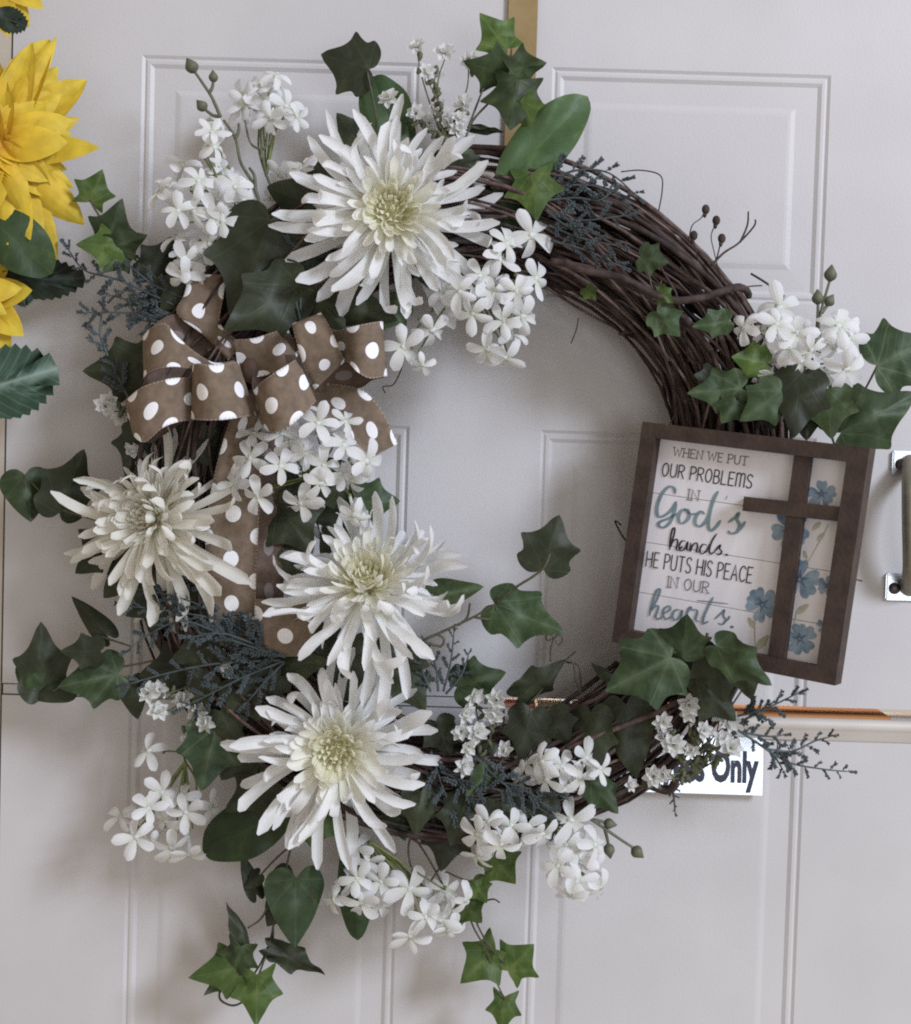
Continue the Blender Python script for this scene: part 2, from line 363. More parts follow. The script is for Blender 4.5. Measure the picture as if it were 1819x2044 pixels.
t = thing('door_handle', P(1830, 1045, .0), 'bright steel pull handle with screwed plates at the right edge of the door', 'handle')
def plate(px0, px1, py0, py1):
    a = P(px0, py1, .0); b = P(px1, py0, .0)
    bm = bmesh.new(); bmesh.ops.create_cube(bm, size=1)
    for q in bm.verts: q.co = Vector(((a.x+b.x)/2+q.co.x*(b.x-a.x), -.0022+q.co.y*.0044, (a.z+b.z)/2+q.co.z*(b.z-a.z)))
    bmesh.ops.bevel(bm, geom=[e for e in bm.edges], offset=.0014, segments=2, affect='EDGES')
    m = bpy.data.meshes.new('plate'); bm.to_mesh(m); bm.free(); m.materials.append(M_steel)
    put('plate', m, t, Matrix.Identity(4))
    for k in (.30, 1.08):
        c = Vector((a.x+.0075+(k-.30)*.0177, -.0048, a.z+(b.z-a.z)*.45)); mb = MB(); mb.blob(c, (.0054), .0022, .0054, n=12, m=6); mb.build('screw', M_screw, t)
plate(1778, 1862, 902, 949); plate(1765, 1850, 1146, 1197)
mb = MB(); a = P(1825, 925, .0); b = P(1814, 1172, .0)
pts = catmull([a+Vector((-.004, -.004, 0)), a+Vector((-.008, -.016, -.006)), a+Vector((-.012, -.030, -.022)), (a+b)/2+Vector((-.012, -.036, 0)), b+Vector((-.008, -.030, .022)), b+Vector((-.004, -.016, .006)), b+Vector((0, -.004, 0))], 6)
mb.tube(pts, [.0075 if 4 < i < len(pts)-5 else .0085 for i in range(len(pts))], 12); mb.build('grip', M_bronze, t)

t = thing('name_plate', P(1400, 1525, .002), 'shiny white plate with navy lettering ending in Only on the lower door', 'sign')
tl, br = P(1172, 1462, .003), P(1519, 1585, .003)
cx, cz, hw, hh = (tl.x+br.x)/2, (tl.z+br.z)/2, (br.x-tl.x)/2, (tl.z-br.z)/2
MP = Matrix.Translation((cx, -.006, cz)) @ Matrix.Rotation(math.radians(-4), 4, 'X')
mb = MB(); mb.box((-hw, -.0012, -hh), (hw, .0012, hh), MP); mb.build('plate', M_plate, t, False)
def text_part(s, size, sx, bold, M, mat, parent):
    cu = bpy.data.curves.new('lettering', 'FONT'); cu.body = s; cu.size = size; cu.offset = bold; cu.extrude = .0002; cu.resolution_u = 3; cu.align_x = 'RIGHT'
    o = bpy.data.objects.new('tmp', cu); C.objects.link(o); bpy.context.view_layer.update()
    me = bpy.data.meshes.new_from_object(o.evaluated_get(bpy.context.evaluated_depsgraph_get())); bpy.data.objects.remove(o)
    for q in me.vertices: q.co.x *= sx
    me.materials.clear(); me.materials.append(mat); me.name = 'lettering'
    return put('lettering', me, parent, M)
text_part('Employees Only', .0375, .56, .0016, MP @ Matrix.Translation((hw-.005, -.0015, -.0135)) @ Matrix.Rotation(PI/2, 4, 'X'), M_navy, t)

# ------------------------------------------------------------------ grapevine ring
RC = P(932, 1000, .055); RR = .572*.43
t = thing('grapevine_wreath', RC, 'dark brown twisted grapevine ring that carries all the flowers and ivy', 'wreath')
for i in range(235):
    ph = rnd.uniform(0, 2*PI); rad = .049*math.sqrt(rnd.uniform(.12, 1)) ; tw = rnd.choice((-1, 1))*rnd.choice((1, 1, 2))*rnd.uniform(.6, 1.2)
    if i < 24: rad = .0495
    a0 = rnd.uniform(0, 2*PI); span = rnd.uniform(2.6, 4.6); N = int(span*9); sd = rnd.uniform(0, 100); pts = []
    for k in range(N+1):
        a = a0+span*k/N; nn = noise.noise(Vector((a*1.6, sd, 0))); n2 = noise.noise(Vector((a*1.6, sd, 7)))
        q = ph+tw*(a-a0)*.5+nn*.9; rr = rad*(1+.22*n2)
        R_ = RR*(1+.02*nn)+rr*math.cos(q)
        fl = max(0, math.cos(a+.12))**6          # squeezed flat behind the framed sign
        if i < 24: R_ += .004*nn+.006*n2*noise.noise(Vector((a*4, sd, 9)))          # a few wayward strands
        pts.append(RC+Vector(((R_-.012*fl)*math.cos(a), .026*fl-(.9-.52*fl)*rr*math.sin(q), R_*math.sin(a))))
    r0 = rnd.choice((.0010, .0012, .0015, .0018, .0021, .0026))
    mb = MB(); mb.tube(pts, [r0*(.8+.35*noise.noise(Vector((k*.3, sd, 3)))+.12) for k in range(N+1)], 5); mb.build('vine', M_vine, t)
def vine(pts, r, m=M_vine, r1=None, nm='vine'):
    mb = MB(); pp = path(pts, 7); mb.tube(pp, r, 5, r1); return mb.build(nm, m, t)
vine([(1095, 500, .08), (1150, 535, .112), (1240, 555, .118), (1330, 597, .116), (1400, 595, .114), (1475, 573, .10), (1495, 590, .07)], .0034)
vine([(1100, 520, .10), (1210, 545, .112), (1300, 590, .11), (1370, 640, .10), (1420, 700, .09)], .003)
vine([(1180, 420, .085), (1300, 470, .10), (1420, 560, .1), (1490, 640, .09)], .0026)
vine([(1315, 420, .08), (1322, 380, .07), (1318, 350, .06), (1280, 340, .05), (1240, 343, .045)], .0006, M_twig, nm='tendril')
vine([(1245, 420, .08), (1235, 395, .075), (1228, 372, .07)], .0006, M_twig, nm='tendril')
vine([(1420, 530, .09), (1445, 505, .085), (1475, 485, .08), (1505, 452, .075), (1508, 438, .075)], .0011, M_twig, .0007, 'twig')
vine([(1478, 483, .08), (1492, 450, .08), (1494, 422, .08)], .0010, M_twig, .0007, 'twig')
vine([(1499, 546, .08), (1530, 565, .08), (1566, 592, .08)], .0010, M_twig, nm='twig')
vine([(1475, 580, .08), (1495, 572, .08), (1522, 570, .08)], .0006, M_twig, nm='tendril')
vine([(1155, 635, .07), (1150, 660, .06), (1140, 685, .05)], .0005, M_twig, nm='tendril')
vine([(1300, 655, .07), (1265, 655, .06), (1235, 668, .06), (1285, 656, .06)], .0007, M_twig, nm='tendril')
vine([(1330, 660, .07), (1310, 655, .06), (1305, 690, .06), (1335, 690, .06)], .0007, M_twig, nm='tendril')
vine([(1388, 796, .07), (1350, 800, .065), (1348, 825, .065), (1335, 850, .065)], .0006, M_twig, nm='tendril')
vine([(805, 715, .10), (800, 740, .09), (785, 768, .08), (765, 772, .08), (770, 785, .08)], .0006, M_twig, nm='tendril')
vine([(1150, 1300, .06), (1130, 1320, .06), (1155, 1330, .07), (1160, 1380, .07)], .0007, M_twig, nm='tendril')
vine([(1240, 1048, .055), (1228, 1040, .05), (1238, 1062, .05), (1250, 1080, .05)], .0008, M_twig, nm='tendril')
vine([(1690, 1150, .07), (1710, 1157, .07), (1722, 1160, .07)], .0006, M_twig, nm='tendril')
vine([(1280, 1560, .08), (1330, 1578, .085), (1350, 1560, .09)], .0042, M_vine)
vine([(1060, 1640, .06), (1110, 1680, .06), (1160, 1715, .06)], .0008, M_twig, nm='twig')
# dried seed pods on wiry stalks at the ring's outer edge
for st, pods in (([(1375, 480, .09), (1382, 450, .09), (1400, 435, .088), (1407, 420, .086)], [(1409, 418)]), ([(1440, 560, .08), (1425, 500, .085), (1420, 470, .085), (1430, 445, .085)], [(1430, 440)]), ([(1400, 540, .08), (1390, 505, .085), (1385, 478, .085)], [(1385, 470)]), ([(1430, 520, .08), (1435, 500, .085), (1440, 478, .085)], [(1441, 476)])):
    mb = MB(); mb.tube(path(st, 6), .0006, 4)
    for x, y in pods:
        mb.blob(P(x, y, .086), (.0034), .0032, .0042, n=8, m=6); mb.blob(P(x-2, y+10, .086), .0018, .0018, .003)
    mb.build('seed_pod', M_twig, t)

# ------------------------------------------------------------------ leaves
def smooth_out(h, n=3):
    full = [Vector((x, y, 0)) for x, y in h]; c = catmull(full, n); return [(p.x, p.y) for p in c]
OUT = {
 'ivy': smooth_out([(0, 0), (.10, -.10), (.26, -.13), (.42, -.05), (.52, .10), (.45, .22), (.50, .36), (.58, .50), (.42, .55), (.28, .64), (.19, .76), (.10, .90), (0, 1)]),
 'star': smooth_out([(0, 0), (.12, -.08), (.27, -.14), (.42, -.20), (.40, -.07), (.35, .06), (.37, .14), (.47, .27), (.60, .42), (.49, .46), (.38, .50), (.29, .58), (.20, .71), (.09, .88), (0, 1)], 2),
 'heart': smooth_out([(0, 0), (.12, -.13), (.28, -.15), (.43, -.04), (.49, .14), (.45, .33), (.36, .52), (.24, .72), (.10, .90), (0, 1)]),
 'oval': smooth_out([(0, 0), (.09, .06), (.21, .2), (.28, .36), (.31, .52), (.29, .68), (.22, .83), (.12, .95), (0, 1)]),
}
def serr():
    o = []
    for i in range(11):
        v = i/11; wd = .36*math.sin(PI*min(1, v*.93+.04))**.8
        o += [(wd*.97, v), (wd*1.03+.012, v+.06)]
    return [(0, 0)]+o[1:]+[(0, 1)]
OUT['serrated'] = serr()
def leaf(parent, shape, b, tip, wd=1., roll=0, fold=.12, curl=.15, mat=None, wave=.03, label=None, nm='leaf'):
    B, Tp = P(*b), P(*tip); L = (Tp-B).length; y = (Tp-B)/L
    z = (CAM-B); z = (z-y*z.dot(y)).normalized(); x = y.cross(z)
    Mr = Matrix.Rotation(math.radians(roll), 3, y); z = Mr @ z; x = Mr @ x
    fold = fold*rnd.uniform(1.1, 2.4); curl = curl*rnd.uniform(-.6, 2.2); wave = wave*rnd.uniform(1, 2)
    h = OUT[shape]; out = list(h)+[(-a, c) for a, c in h[-2:0:-1]]
    cx, cy = 0, .38; sd = rnd.uniform(0, 50); vs = []; uvs = []; fs = []; n = len(out)
    def pt(u, v):
        u2 = u*wd
        zz = -fold*abs(u2) - curl*((v-.4)**2) + curl*.1 + 1.5*wave*noise.noise(Vector((u*3, v*3, sd)))*1.6 + .025*math.sin(abs(u)*14)*abs(u)
        return B + (x*u2 + y*v + z*zz)*L
    vs.append(pt(cx, cy)); uvs.append((cx, cy))
    for r in (.36, .7, 1.0):
        for u, v in out:
            a, c = cx+(u-cx)*r, cy+(v-cy)*r; vs.append(pt(a, c)); uvs.append((a, c))
    for k in range(n): fs.append((0, 1+k, 1+(k+1) % n))
    for q in range(2):
        for k in range(n): fs.append((1+q*n+k, 1+(q+1)*n+k, 1+(q+1)*n+(k+1) % n, 1+q*n+(k+1) % n))
    o = part(nm, vs, fs, mat or L_dark, parent, uvs)
    if label: o['label'] = label
    return o
def stems(parent, lists, r=.0011, m=None, nm='stem', r1=None):
    for l in lists:
        mb = MB(); mb.tube(path(l, 6), r, 5, r1 if r1 else r*.75); mb.build(nm, m or M_ivystem, parent)
G_ivy = 'ivy sprigs tucked into the wreath'
def sprig(loc, label, group=G_ivy, name='ivy_sprig', cat='ivy sprig'): return thing(name, P(*loc), label, cat, group)

t = sprig((1000, 200, .07), 'trailing sprig of small pointed light green ivy reaching up over the metal hanger')
leaf(t, 'star', (1012, 97, .075), (958, 25, .085), .95, 10, mat=L_star); leaf(t, 'star', (1015, 148, .07), (924, 122, .085), .9, -15, mat=L_starD)
leaf(t, 'star', (1018, 140, .085), (1093, 126, .08), 1.0, 15, mat=L_starD); leaf(t, 'star', (1035, 160, .085), (1018, 262, .10), 1.0, 0, mat=L_starD); leaf(t, 'star', (1040, 200, .09), (1062, 262, .09), 1.1, 20, mat=L_star)
leaf(t, 'heart', (942, 258, .08), (1008, 263, .075), .35, 30, mat=L_dark)
stems(t, [[(925, 290, .085), (945, 240, .08), (985, 195, .075), (1012, 150, .072), (1022, 97, .075)], [(935, 255, .085), (950, 215, .075), (965, 176, .075)]])
t = sprig((280, 520, .06), 'small pointed green ivy sprig on the left beside the yellow flower')
leaf(t, 'star', (180, 403, .06), (205, 338, .065), 1.05, 5, mat=L_star); leaf(t, 'star', (215, 490, .06), (243, 396, .07), .9, -8, mat=L_starD); leaf(t, 'star', (228, 492, .07), (295, 470, .07), .95, 10, mat=L_starD)
leaf(t, 'star', (238, 492, .07), (150, 487, .075), .9, 12, mat=L_star); leaf(t, 'ivy', (300, 560, .06), (352, 468, .06), .8, 10, mat=L_dark); leaf(t, 'star', (250, 500, .065), (205, 545, .07), 1., mat=L_starD)
stems(t, [[(180, 400, .06), (205, 440, .06), (250, 490, .06), (300, 540, .06), (350, 610, .07)], [(240, 495, .065), (290, 535, .06), (340, 590, .065)]])
t = sprig((560, 1720, .06), 'long ivy trail with a big heart shaped leaf hanging at the bottom left')
leaf(t, 'heart', (592, 1752, .07), (590, 1893, .075), .9, -14, .2, mat=L_mid); leaf(t, 'heart', (585, 1755, .062), (532, 1850, .06), .95, 20, mat=L_dark)
leaf(t, 'star', (492, 1928, .065), (375, 1952, .07), .8, 0, mat=L_star); leaf(t, 'star', (513, 1945, .07), (512, 2052, .075), .85, 0, mat=L_star); leaf(t, 'heart', (492, 1905, .06), (457, 1798, .055), .4, 35, mat=L_dark)
leaf(t, 'heart', (518, 1745, .06), (487, 1775, .06), .9, 30, mat=L_dark); leaf(t, 'heart', (512, 1785, .055), (481, 1702, .055), .45, 10, mat=L_dark); leaf(t, 'ivy', (538, 1892, .065), (650, 1946, .06), .42, 25, mat=L_dark)
leaf(t, 'star', (440, 1950, .06), (408, 1988, .06), .7, 30, mat=L_starD); leaf(t, 'star', (480, 1890, .07), (465, 1960, .066), 1., 20, mat=L_starD)
stems(t, [[(585, 1670, .06), (570, 1740, .06), (550, 1830, .06), (535, 1895, .063), (515, 1950, .066)], [(590, 1680, .06), (550, 1715, .06), (520, 1747, .06)], [(535, 1810, .06), (520, 1835, .06), (495, 1852, .06)], [(535, 1890, .06), (520, 1925, .06), (494, 1962, .062)],
          [(440, 1972, .06), (440, 1995, .06), (465, 2007, .06), (490, 1995, .06), (492, 1975, .06), (480, 1985, .06)], [(545, 1850, .06), (545, 1880, .06), (540, 1895, .06)]])
t = sprig((970, 1860, .055), 'trailing sprig of small yellow green ivy leaves hanging at the bottom right')
leaf(t, 'star', (985, 1710, .06), (1030, 1765, .065), 1.2, 0, mat=L_star); leaf(t, 'ivy', (945, 1758, .06), (972, 1803, .065), 1., mat=L_star); leaf(t, 'ivy', (925, 1800, .06), (962, 1842, .07), 1.1, mat=L_star)
leaf(t, 'star', (990, 1895, .055), (918, 1964, .06), .95, 0, mat=L_star); leaf(t, 'star', (1014, 1938, .055), (1066, 1885, .06), 1.15, 8, mat=L_star); leaf(t, 'star', (1008, 1990, .055), (1000, 2065, .06), .85, 5, mat=L_star)
stems(t, [[(925, 1790, .06), (945, 1850, .056), (972, 1898, .055), (985, 1945, .055), (1008, 1995, .055)], [(935, 1800, .06), (960, 1860, .056), (990, 1905, .055), (1016, 1928, .055)], [(890, 1740, .06), (940, 1758, .06), (985, 1735, .06)], [(965, 1800, .06), (985, 1795, .06), (998, 1802, .06)]], .0009)
t = sprig((715, 230, .07), 'dark pointed ivy leaves standing tall on thin stalks left of the top flower')
leaf(t, 'ivy', (738, 138, .075), (640, 108, .07), 1.08, 12, mat=L_dark); leaf(t, 'ivy', (722, 292, .075), (672, 225, .08), .9, mat=L_dark)
stems(t, [[(733, 142, .075), (745, 200, .075), (752, 250, .08), (745, 300, .08)], [(725, 288, .08), (735, 310, .08)]])
t = sprig((790, 250, .06), 'broad oval green leaf standing behind the top of the upper chrysanthemum', 'oval green leaves in the wreath', 'oval_leaf_sprig', 'leaf')
leaf(t, 'oval', (806, 300, .07), (742, 152, .06), 1.0, 0, -.1, mat=L_oval); leaf(t, 'oval', (800, 320, .075), (812, 225, .07), .8, mat=L_ovalD); stems(t, [[(800, 300, .07), (812, 350, .08)]])
t = sprig((1010, 360, .075), 'largest oval green leaf, slanting right of the upper chrysanthemum', 'oval green leaves in the wreath', 'oval_leaf_sprig', 'leaf')
leaf(t, 'oval', (985, 385, .085), (1176, 190, .09), .66, 0, .1, mat=L_oval); leaf(t, 'oval', (1000, 340, .08), (1010, 470, .09), .9, 10, mat=L_ovalD); stems(t, [[(990, 375, .08), (970, 420, .08)]])
t = sprig((1075, 380, .095), 'bright green pointed ivy leaf at the right of the upper chrysanthemum')
leaf(t, 'star', (1062, 345, .10), (1072, 440, .105), 1.05, 0, mat=L_star); leaf(t, 'star', (1050, 385, .095), (1110, 358, .095), .8, mat=L_star); stems(t, [[(1062, 345, .1), (1040, 380, .09)]])
t = sprig((600, 420, .08), 'large dark ivy leaf behind the left petals of the upper chrysanthemum')
leaf(t, 'ivy', (690, 430, .085), (530, 372, .085), .95, 0, mat=L_dark); leaf(t, 'ivy', (650, 460, .085), (540, 440, .08), .8, mat=L_dark); stems(t, [[(680, 430, .08), (720, 450, .08)]])
t = sprig((540, 560, .09), 'big dark ivy leaves hanging over the top of the polka dot bow')
leaf(t, 'ivy', (540, 438, .105), (462, 640, .115), .82, 8, mat=L_dark); leaf(t, 'ivy', (600, 570, .11), (445, 660, .125), .72, -10, mat=L_dark); leaf(t, 'ivy', (560, 470, .09), (640, 600, .095), .9, mat=L_dark); leaf(t, 'heart', (620, 500, .085), (560, 640, .095), .9, mat=L_dark)
leaf(t, 'heart', (640, 590, .10), (795, 640, .105), .62, 0, mat=L_dark); leaf(t, 'ivy', (600, 560, .09), (690, 660, .1), .9, mat=L_dark)
stems(t, [[(540, 440, .1), (580, 480, .08), (600, 520, .07)], [(600, 575, .1), (620, 600, .09)]])
t = sprig((840, 560, .09), 'green ivy leaves peeping out below the upper chrysanthemum')
leaf(t, 'heart', (835, 490, .09), (862, 580, .1), .8, mat=L_dark); leaf(t, 'ivy', (800, 600, .09), (760, 660, .095), .9, mat=L_starD); leaf(t, 'ivy', (930, 300, .08), (910, 350, .08), .9, mat=L_starD); leaf(t, 'heart', (960, 380, .075), (985, 430, .08), .9, mat=L_starD); leaf(t, 'heart', (900, 340, .08), (960, 310, .08), .7, mat=L_dark)
t = sprig((130, 1010, .06), 'two dark ivy leaves jutting out to the left edge below the bow')
leaf(t, 'heart', (50, 948, .055), (62, 1042, .06), 1.1, 0, mat=L_starD); leaf(t, 'ivy', (118, 1022, .06), (168, 895, .065), .78, 12, mat=L_dark)
stems(t, [[(60, 960, .055), (90, 990, .058), (120, 1015, .06), (170, 1032, .07), (220, 1045, .08)]])
t = sprig((230, 1110, .07), 'dark ivy leaf tucked under the cream chrysanthemum at the left')
leaf(t, 'ivy', (240, 1075, .075), (150, 1145, .07), .95, 0, mat=L_dark); leaf(t, 'heart', (270, 1130, .08), (205, 1195, .075), .8, mat=L_dark); stems(t, [[(240, 1080, .075), (290, 1100, .08)]])
t = sprig((240, 740, .06), 'dark ivy leaf pointing left beside the bow')
leaf(t, 'ivy', (300, 735, .07), (162, 740, .065), .82, 5, mat=L_dark); leaf(t, 'ivy', (300, 760, .07), (220, 790, .07), .9, mat=L_dark); stems(t, [[(295, 737, .07), (340, 760, .08)]])
t = sprig((200, 1330, .065), 'cluster of large dark ivy leaves at the far left, one with pale mottling')
leaf(t, 'ivy', (88, 1385, .06), (82, 1240, .06), .68, 0, mat=L_dark); leaf(t, 'heart', (60, 1330, .06), (60, 1402, .06), .9, 20, mat=L_mid); leaf(t, 'ivy', (235, 1345, .075), (112, 1372, .075), .8, 0, mat=L_var); leaf(t, 'heart', (215, 1268, .07), (143, 1190, .06), .45, 0, mat=L_dark); leaf(t, 'heart', (140, 1375, .06), (60, 1395, .06), .6, 10, mat=L_dark)
leaf(t, 'ivy', (200, 1300, .08), (120, 1300, .08), .8, mat=L_dark); leaf(t, 'heart', (262, 1360, .07), (276, 1438, .065), .75, 0, mat=L_dark)
stems(t, [[(95, 1385, .06), (180, 1345, .065), (300, 1320, .075), (400, 1290, .085)], [(200, 1270, .07), (260, 1290, .08)], [(270, 1365, .07), (300, 1345, .08)]])
t = sprig((370, 1330, .08), 'dark ivy leaves under the blue green fronds left of the lower chrysanthemum')
leaf(t, 'ivy', (395, 1325, .085), (275, 1350, .08), .8, 0, mat=L_dark); leaf(t, 'ivy', (470, 1330, .085), (360, 1400, .085), .8, mat=L_dark); leaf(t, 'ivy', (470, 1260, .08), (345, 1270, .08), .8, mat=L_dark); leaf(t, 'ivy', (500, 1340, .085), (460, 1450, .085), .9, mat=L_dark); leaf(t, 'ivy', (540, 1330, .09), (660, 1320, .10), .7, mat=L_dark); leaf(t, 'ivy', (590, 1265, .088), (680, 1345, .09), 1., mat=L_dark); leaf(t, 'ivy', (700, 1280, .088), (720, 1370, .09), 1., mat=L_dark); leaf(t, 'ivy', (700, 1340, .09), (640, 1410, .09), .9, mat=L_dark)
stems(t, [[(395, 1320, .085), (470, 1310, .085), (540, 1310, .085)]])
t = sprig((380, 1250, .09), 'dense dark ivy leaves covering the vines below the cream chrysanthemum')
for a in (('ivy', (430, 1290, .10), (340, 1320, .10), .9), ('ivy', (470, 1360, .102), (520, 1440, .10), .9), ('heart', (420, 1380, .10), (370, 1330, .10), .9), ('ivy', (360, 1190, .09), (300, 1260, .09), .9), ('ivy', (440, 1230, .095), (400, 1300, .10), .9), ('ivy', (520, 1300, .10), (480, 1390, .105), .85), ('heart', (320, 1200, .085), (250, 1230, .085), .8), ('ivy', (560, 1350, .098), (500, 1400, .1), .9), ('ivy', (440, 1420, .095), (480, 1490, .095), .9), ('ivy', (290, 860, .085), (250, 950, .085), .9), ('ivy', (360, 850, .09), (420, 930, .092), .9), ('heart', (300, 1150, .085), (250, 1200, .085), .9), ('ivy', (400, 1180, .09), (440, 1240, .09), .9)): leaf(t, a[0], a[1], a[2], a[3], rnd.uniform(-20, 20), mat=L_dark)
stems(t, [[(360, 1190, .088), (420, 1260, .095), (470, 1350, .1)]])
t = sprig((420, 1520, .09), 'mottled green ivy leaf at the left of the lowest chrysanthemum')
leaf(t, 'ivy', (432, 1450, .09), (402, 1580, .095), .88, 0, mat=L_var); leaf(t, 'ivy', (500, 1480, .08), (440, 1560, .08), .9, mat=L_dark); leaf(t, 'heart', (480, 1420, .08), (420, 1470, .08), .9, mat=L_dark); leaf(t, 'ivy', (540, 1560, .085), (450, 1620, .085), .8, mat=L_dark); stems(t, [[(430, 1455, .085), (450, 1420, .08)]])
t = sprig((500, 1650, .065), 'long dark oval leaf at the bottom left under the lowest chrysanthemum', 'oval green leaves in the wreath', 'oval_leaf_sprig', 'leaf')
leaf(t, 'oval', (590, 1610, .075), (398, 1700, .07), .85, 0, mat=L_ovalD); leaf(t, 'oval', (560, 1640, .075), (470, 1650, .07), .7, mat=L_oval); stems(t, [[(590, 1612, .075), (620, 1590, .08)]])
t = sprig((710, 1700, .06), 'narrow oval leaf hanging straight down behind the bottom blossoms', 'oval green leaves in the wreath', 'oval_leaf_sprig', 'leaf')
leaf(t, 'oval', (705, 1650, .06), (714, 1878, .06), .50, 0, mat=L_ovalD); stems(t, [[(705, 1650, .06), (700, 1610, .07)]])
t = sprig((640, 1640, .085), 'bright green ivy leaf right under the lowest chrysanthemum')
leaf(t, 'ivy', (600, 1628, .088), (690, 1660, .09), 1.0, 0, mat=L_star); stems(t, [[(605, 1630, .088), (590, 1610, .08)]])
t = sprig((985, 1210, .08), 'ivy branch with three separate leaves reaching into the open middle of the wreath')
leaf(t, 'ivy', (1085, 1135, .09), (1118, 1028, .09), .98, 10, mat=L_dark); leaf(t, 'ivy', (988, 1205, .085), (1127, 1262, .095), .72, -12, .25, mat=L_mid); leaf(t, 'heart', (866, 1188, .085), (966, 1172, .09), .62, 10, mat=L_starD)
stems(t, [[(845, 1278, .085), (890, 1258, .085), (945, 1232, .085), (988, 1206, .085)], [(915, 1248, .085), (933, 1232, .085), (938, 1204, .088)], [(948, 1232, .085), (975, 1236, .085), (990, 1228, .085), (991, 1213, .085)], [(990, 1204, .09), (1030, 1172, .098), (1065, 1150, .102), (1088, 1130, .104), (1098, 1105, .10)], [(848, 1282, .085), (880, 1290, .085), (886, 1275, .085), (872, 1266, .085)]], .0013)
t = sprig((990, 1350, .075), 'rounded ivy leaf and curling tendril leaf above the bottom of the ring')
leaf(t, 'ivy', (912, 1372, .085), (1010, 1342, .09), .85, 0, mat=L_mid); leaf(t, 'ivy', (1035, 1392, .08), (1132, 1318, .085), .5, 20, mat=L_dark); leaf(t, 'ivy', (1060, 1420, .09), (1040, 1524, .095), .85, 0, mat=L_dark)
leaf(t, 'ivy', (1100, 1422, .09), (1140, 1490, .09), .9, mat=L_dark); leaf(t, 'ivy', (1180, 1422, .09), (1190, 1550, .10), .7, 15, mat=L_dark); leaf(t, 'heart', (1250, 1408, .09), (1270, 1555, .1), .75, 0, mat=L_dark)
stems(t, [[(1100, 1320, .08), (1100, 1295, .08), (1105, 1275, .08), (1098, 1265, .08), (1090, 1270, .08), (1094, 1279, .08), (1102, 1275, .08)], [(1105, 1275, .08), (1117, 1266, .08), (1124, 1276, .08), (1116, 1287, .08), (1110, 1279, .08)], [(1060, 1400, .08), (1075, 1385, .08), (1090, 1365, .08)], [(1130, 1318, .08), (1145, 1325, .08), (1150, 1360, .08), (1165, 1395, .08)]], .001)
t = sprig((1345, 1310, .11), 'large glossy mottled ivy leaves covering the lower left corner of the framed sign')
leaf(t, 'ivy', (1340, 1312, .155), (1208, 1380, .145), .92, 0, .1, mat=L_var); leaf(t, 'ivy', (1335, 1322, .14), (1298, 1408, .14), 1.1, 0, mat=L_var); leaf(t, 'ivy', (1362, 1312, .15), (1372, 1226, .165), .95, 0, mat=L_mid); leaf(t, 'heart', (1325, 1290, .145), (1235, 1305, .14), .7, mat=L_mid)
leaf(t, 'ivy', (1430, 1290, .16), (1540, 1370, .175), .6, 10, mat=L_mid); leaf(t, 'ivy', (1430, 1290, .15), (1445, 1405, .15), .95, 0, mat=L_dark); leaf(t, 'ivy', (1380, 1310, .14), (1400, 1400, .14), .9, mat=L_dark); leaf(t, 'ivy', (1480, 1320, .14), (1500, 1400, .13), .8, mat=L_dark); leaf(t, 'heart', (1213, 1352, .10), (1180, 1322, .10), .55, mat=L_dark); leaf(t, 'ivy', (1400, 1370, .12), (1470, 1440, .12), .9, mat=L_dark)
stems(t, [[(1345, 1300, .15), (1370, 1330, .13), (1380, 1400, .09)], [(1412, 1265, .155), (1400, 1330, .13), (1390, 1400, .09)]], .0014)
t = sprig((1750, 730, .09), 'large pale veined ivy leaf at the right edge beside the white blossoms')
leaf(t, 'ivy', (1752, 730, .10), (1860, 672, .10), 1.12, 0, mat=L_var); stems(t, [[(1752, 730, .1), (1720, 790, .09), (1690, 830, .08)]])
t = sprig((1660, 820, .09), 'dark glossy ivy leaves along the top edge of the framed sign')
leaf(t, 'ivy', (1682, 862, .13), (1835, 782, .12), .72, 0, .25, mat=L_mid); leaf(t, 'ivy', (1600, 745, .12), (1585, 872, .13), .85, 0, mat=L_dark); leaf(t, 'ivy', (1480, 775, .11), (1372, 785, .10), .75, 0, mat=L_var); leaf(t, 'ivy', (1560, 780, .12), (1478, 840, .12), .85, 0, mat=L_mid); leaf(t, 'ivy', (1652, 775, .12), (1660, 876, .13), .95, 0, mat=L_starD); leaf(t, 'ivy', (1470, 800, .11), (1440, 845, .11), 1.1, mat=L_mid); leaf(t, 'ivy', (1530, 760, .10), (1540, 860, .11), 1., mat=L_dark); leaf(t, 'ivy', (1440, 740, .09), (1400, 800, .1), .9, mat=L_dark); leaf(t, 'ivy', (1720, 800, .11), (1700, 850, .11), .9, mat=L_dark); leaf(t, 'ivy', (1610, 800, .11), (1610, 880, .115), 1., mat=L_dark)
stems(t, [[(1682, 860, .12), (1640, 840, .1), (1560, 790, .09)], [(1600, 750, .11), (1560, 740, .09)], [(1660, 870, .11), (1665, 885, .1), (1672, 900, .09)], [(1715, 870, .11), (1722, 885, .1)]])
t = sprig((1500, 715, .10), 'fresh green rounded ivy leaf left of the blossoms at the right of the ring')
leaf(t, 'ivy', (1532, 725, .105), (1460, 712, .11), .92, 0, mat=L_star); stems(t, [[(1530, 725, .1), (1560, 740, .09)]])
t = sprig((1380, 640, .10), 'two small shaded ivy leaves lying on the bare vines at the upper right')
leaf(t, 'ivy', (1312, 622, .115), (1358, 672, .118), .95, 0, mat=L_mid); leaf(t, 'ivy', (1455, 640, .11), (1382, 652, .112), .7, 0, mat=L_mid); stems(t, [[(1320, 560, .11), (1312, 622, .115)], [(1450, 640, .105), (1470, 660, .1)]], .0008)
t = sprig((1315, 540, .115), 'tiny green ivy leaf lying on top of the bare vines at the upper right')
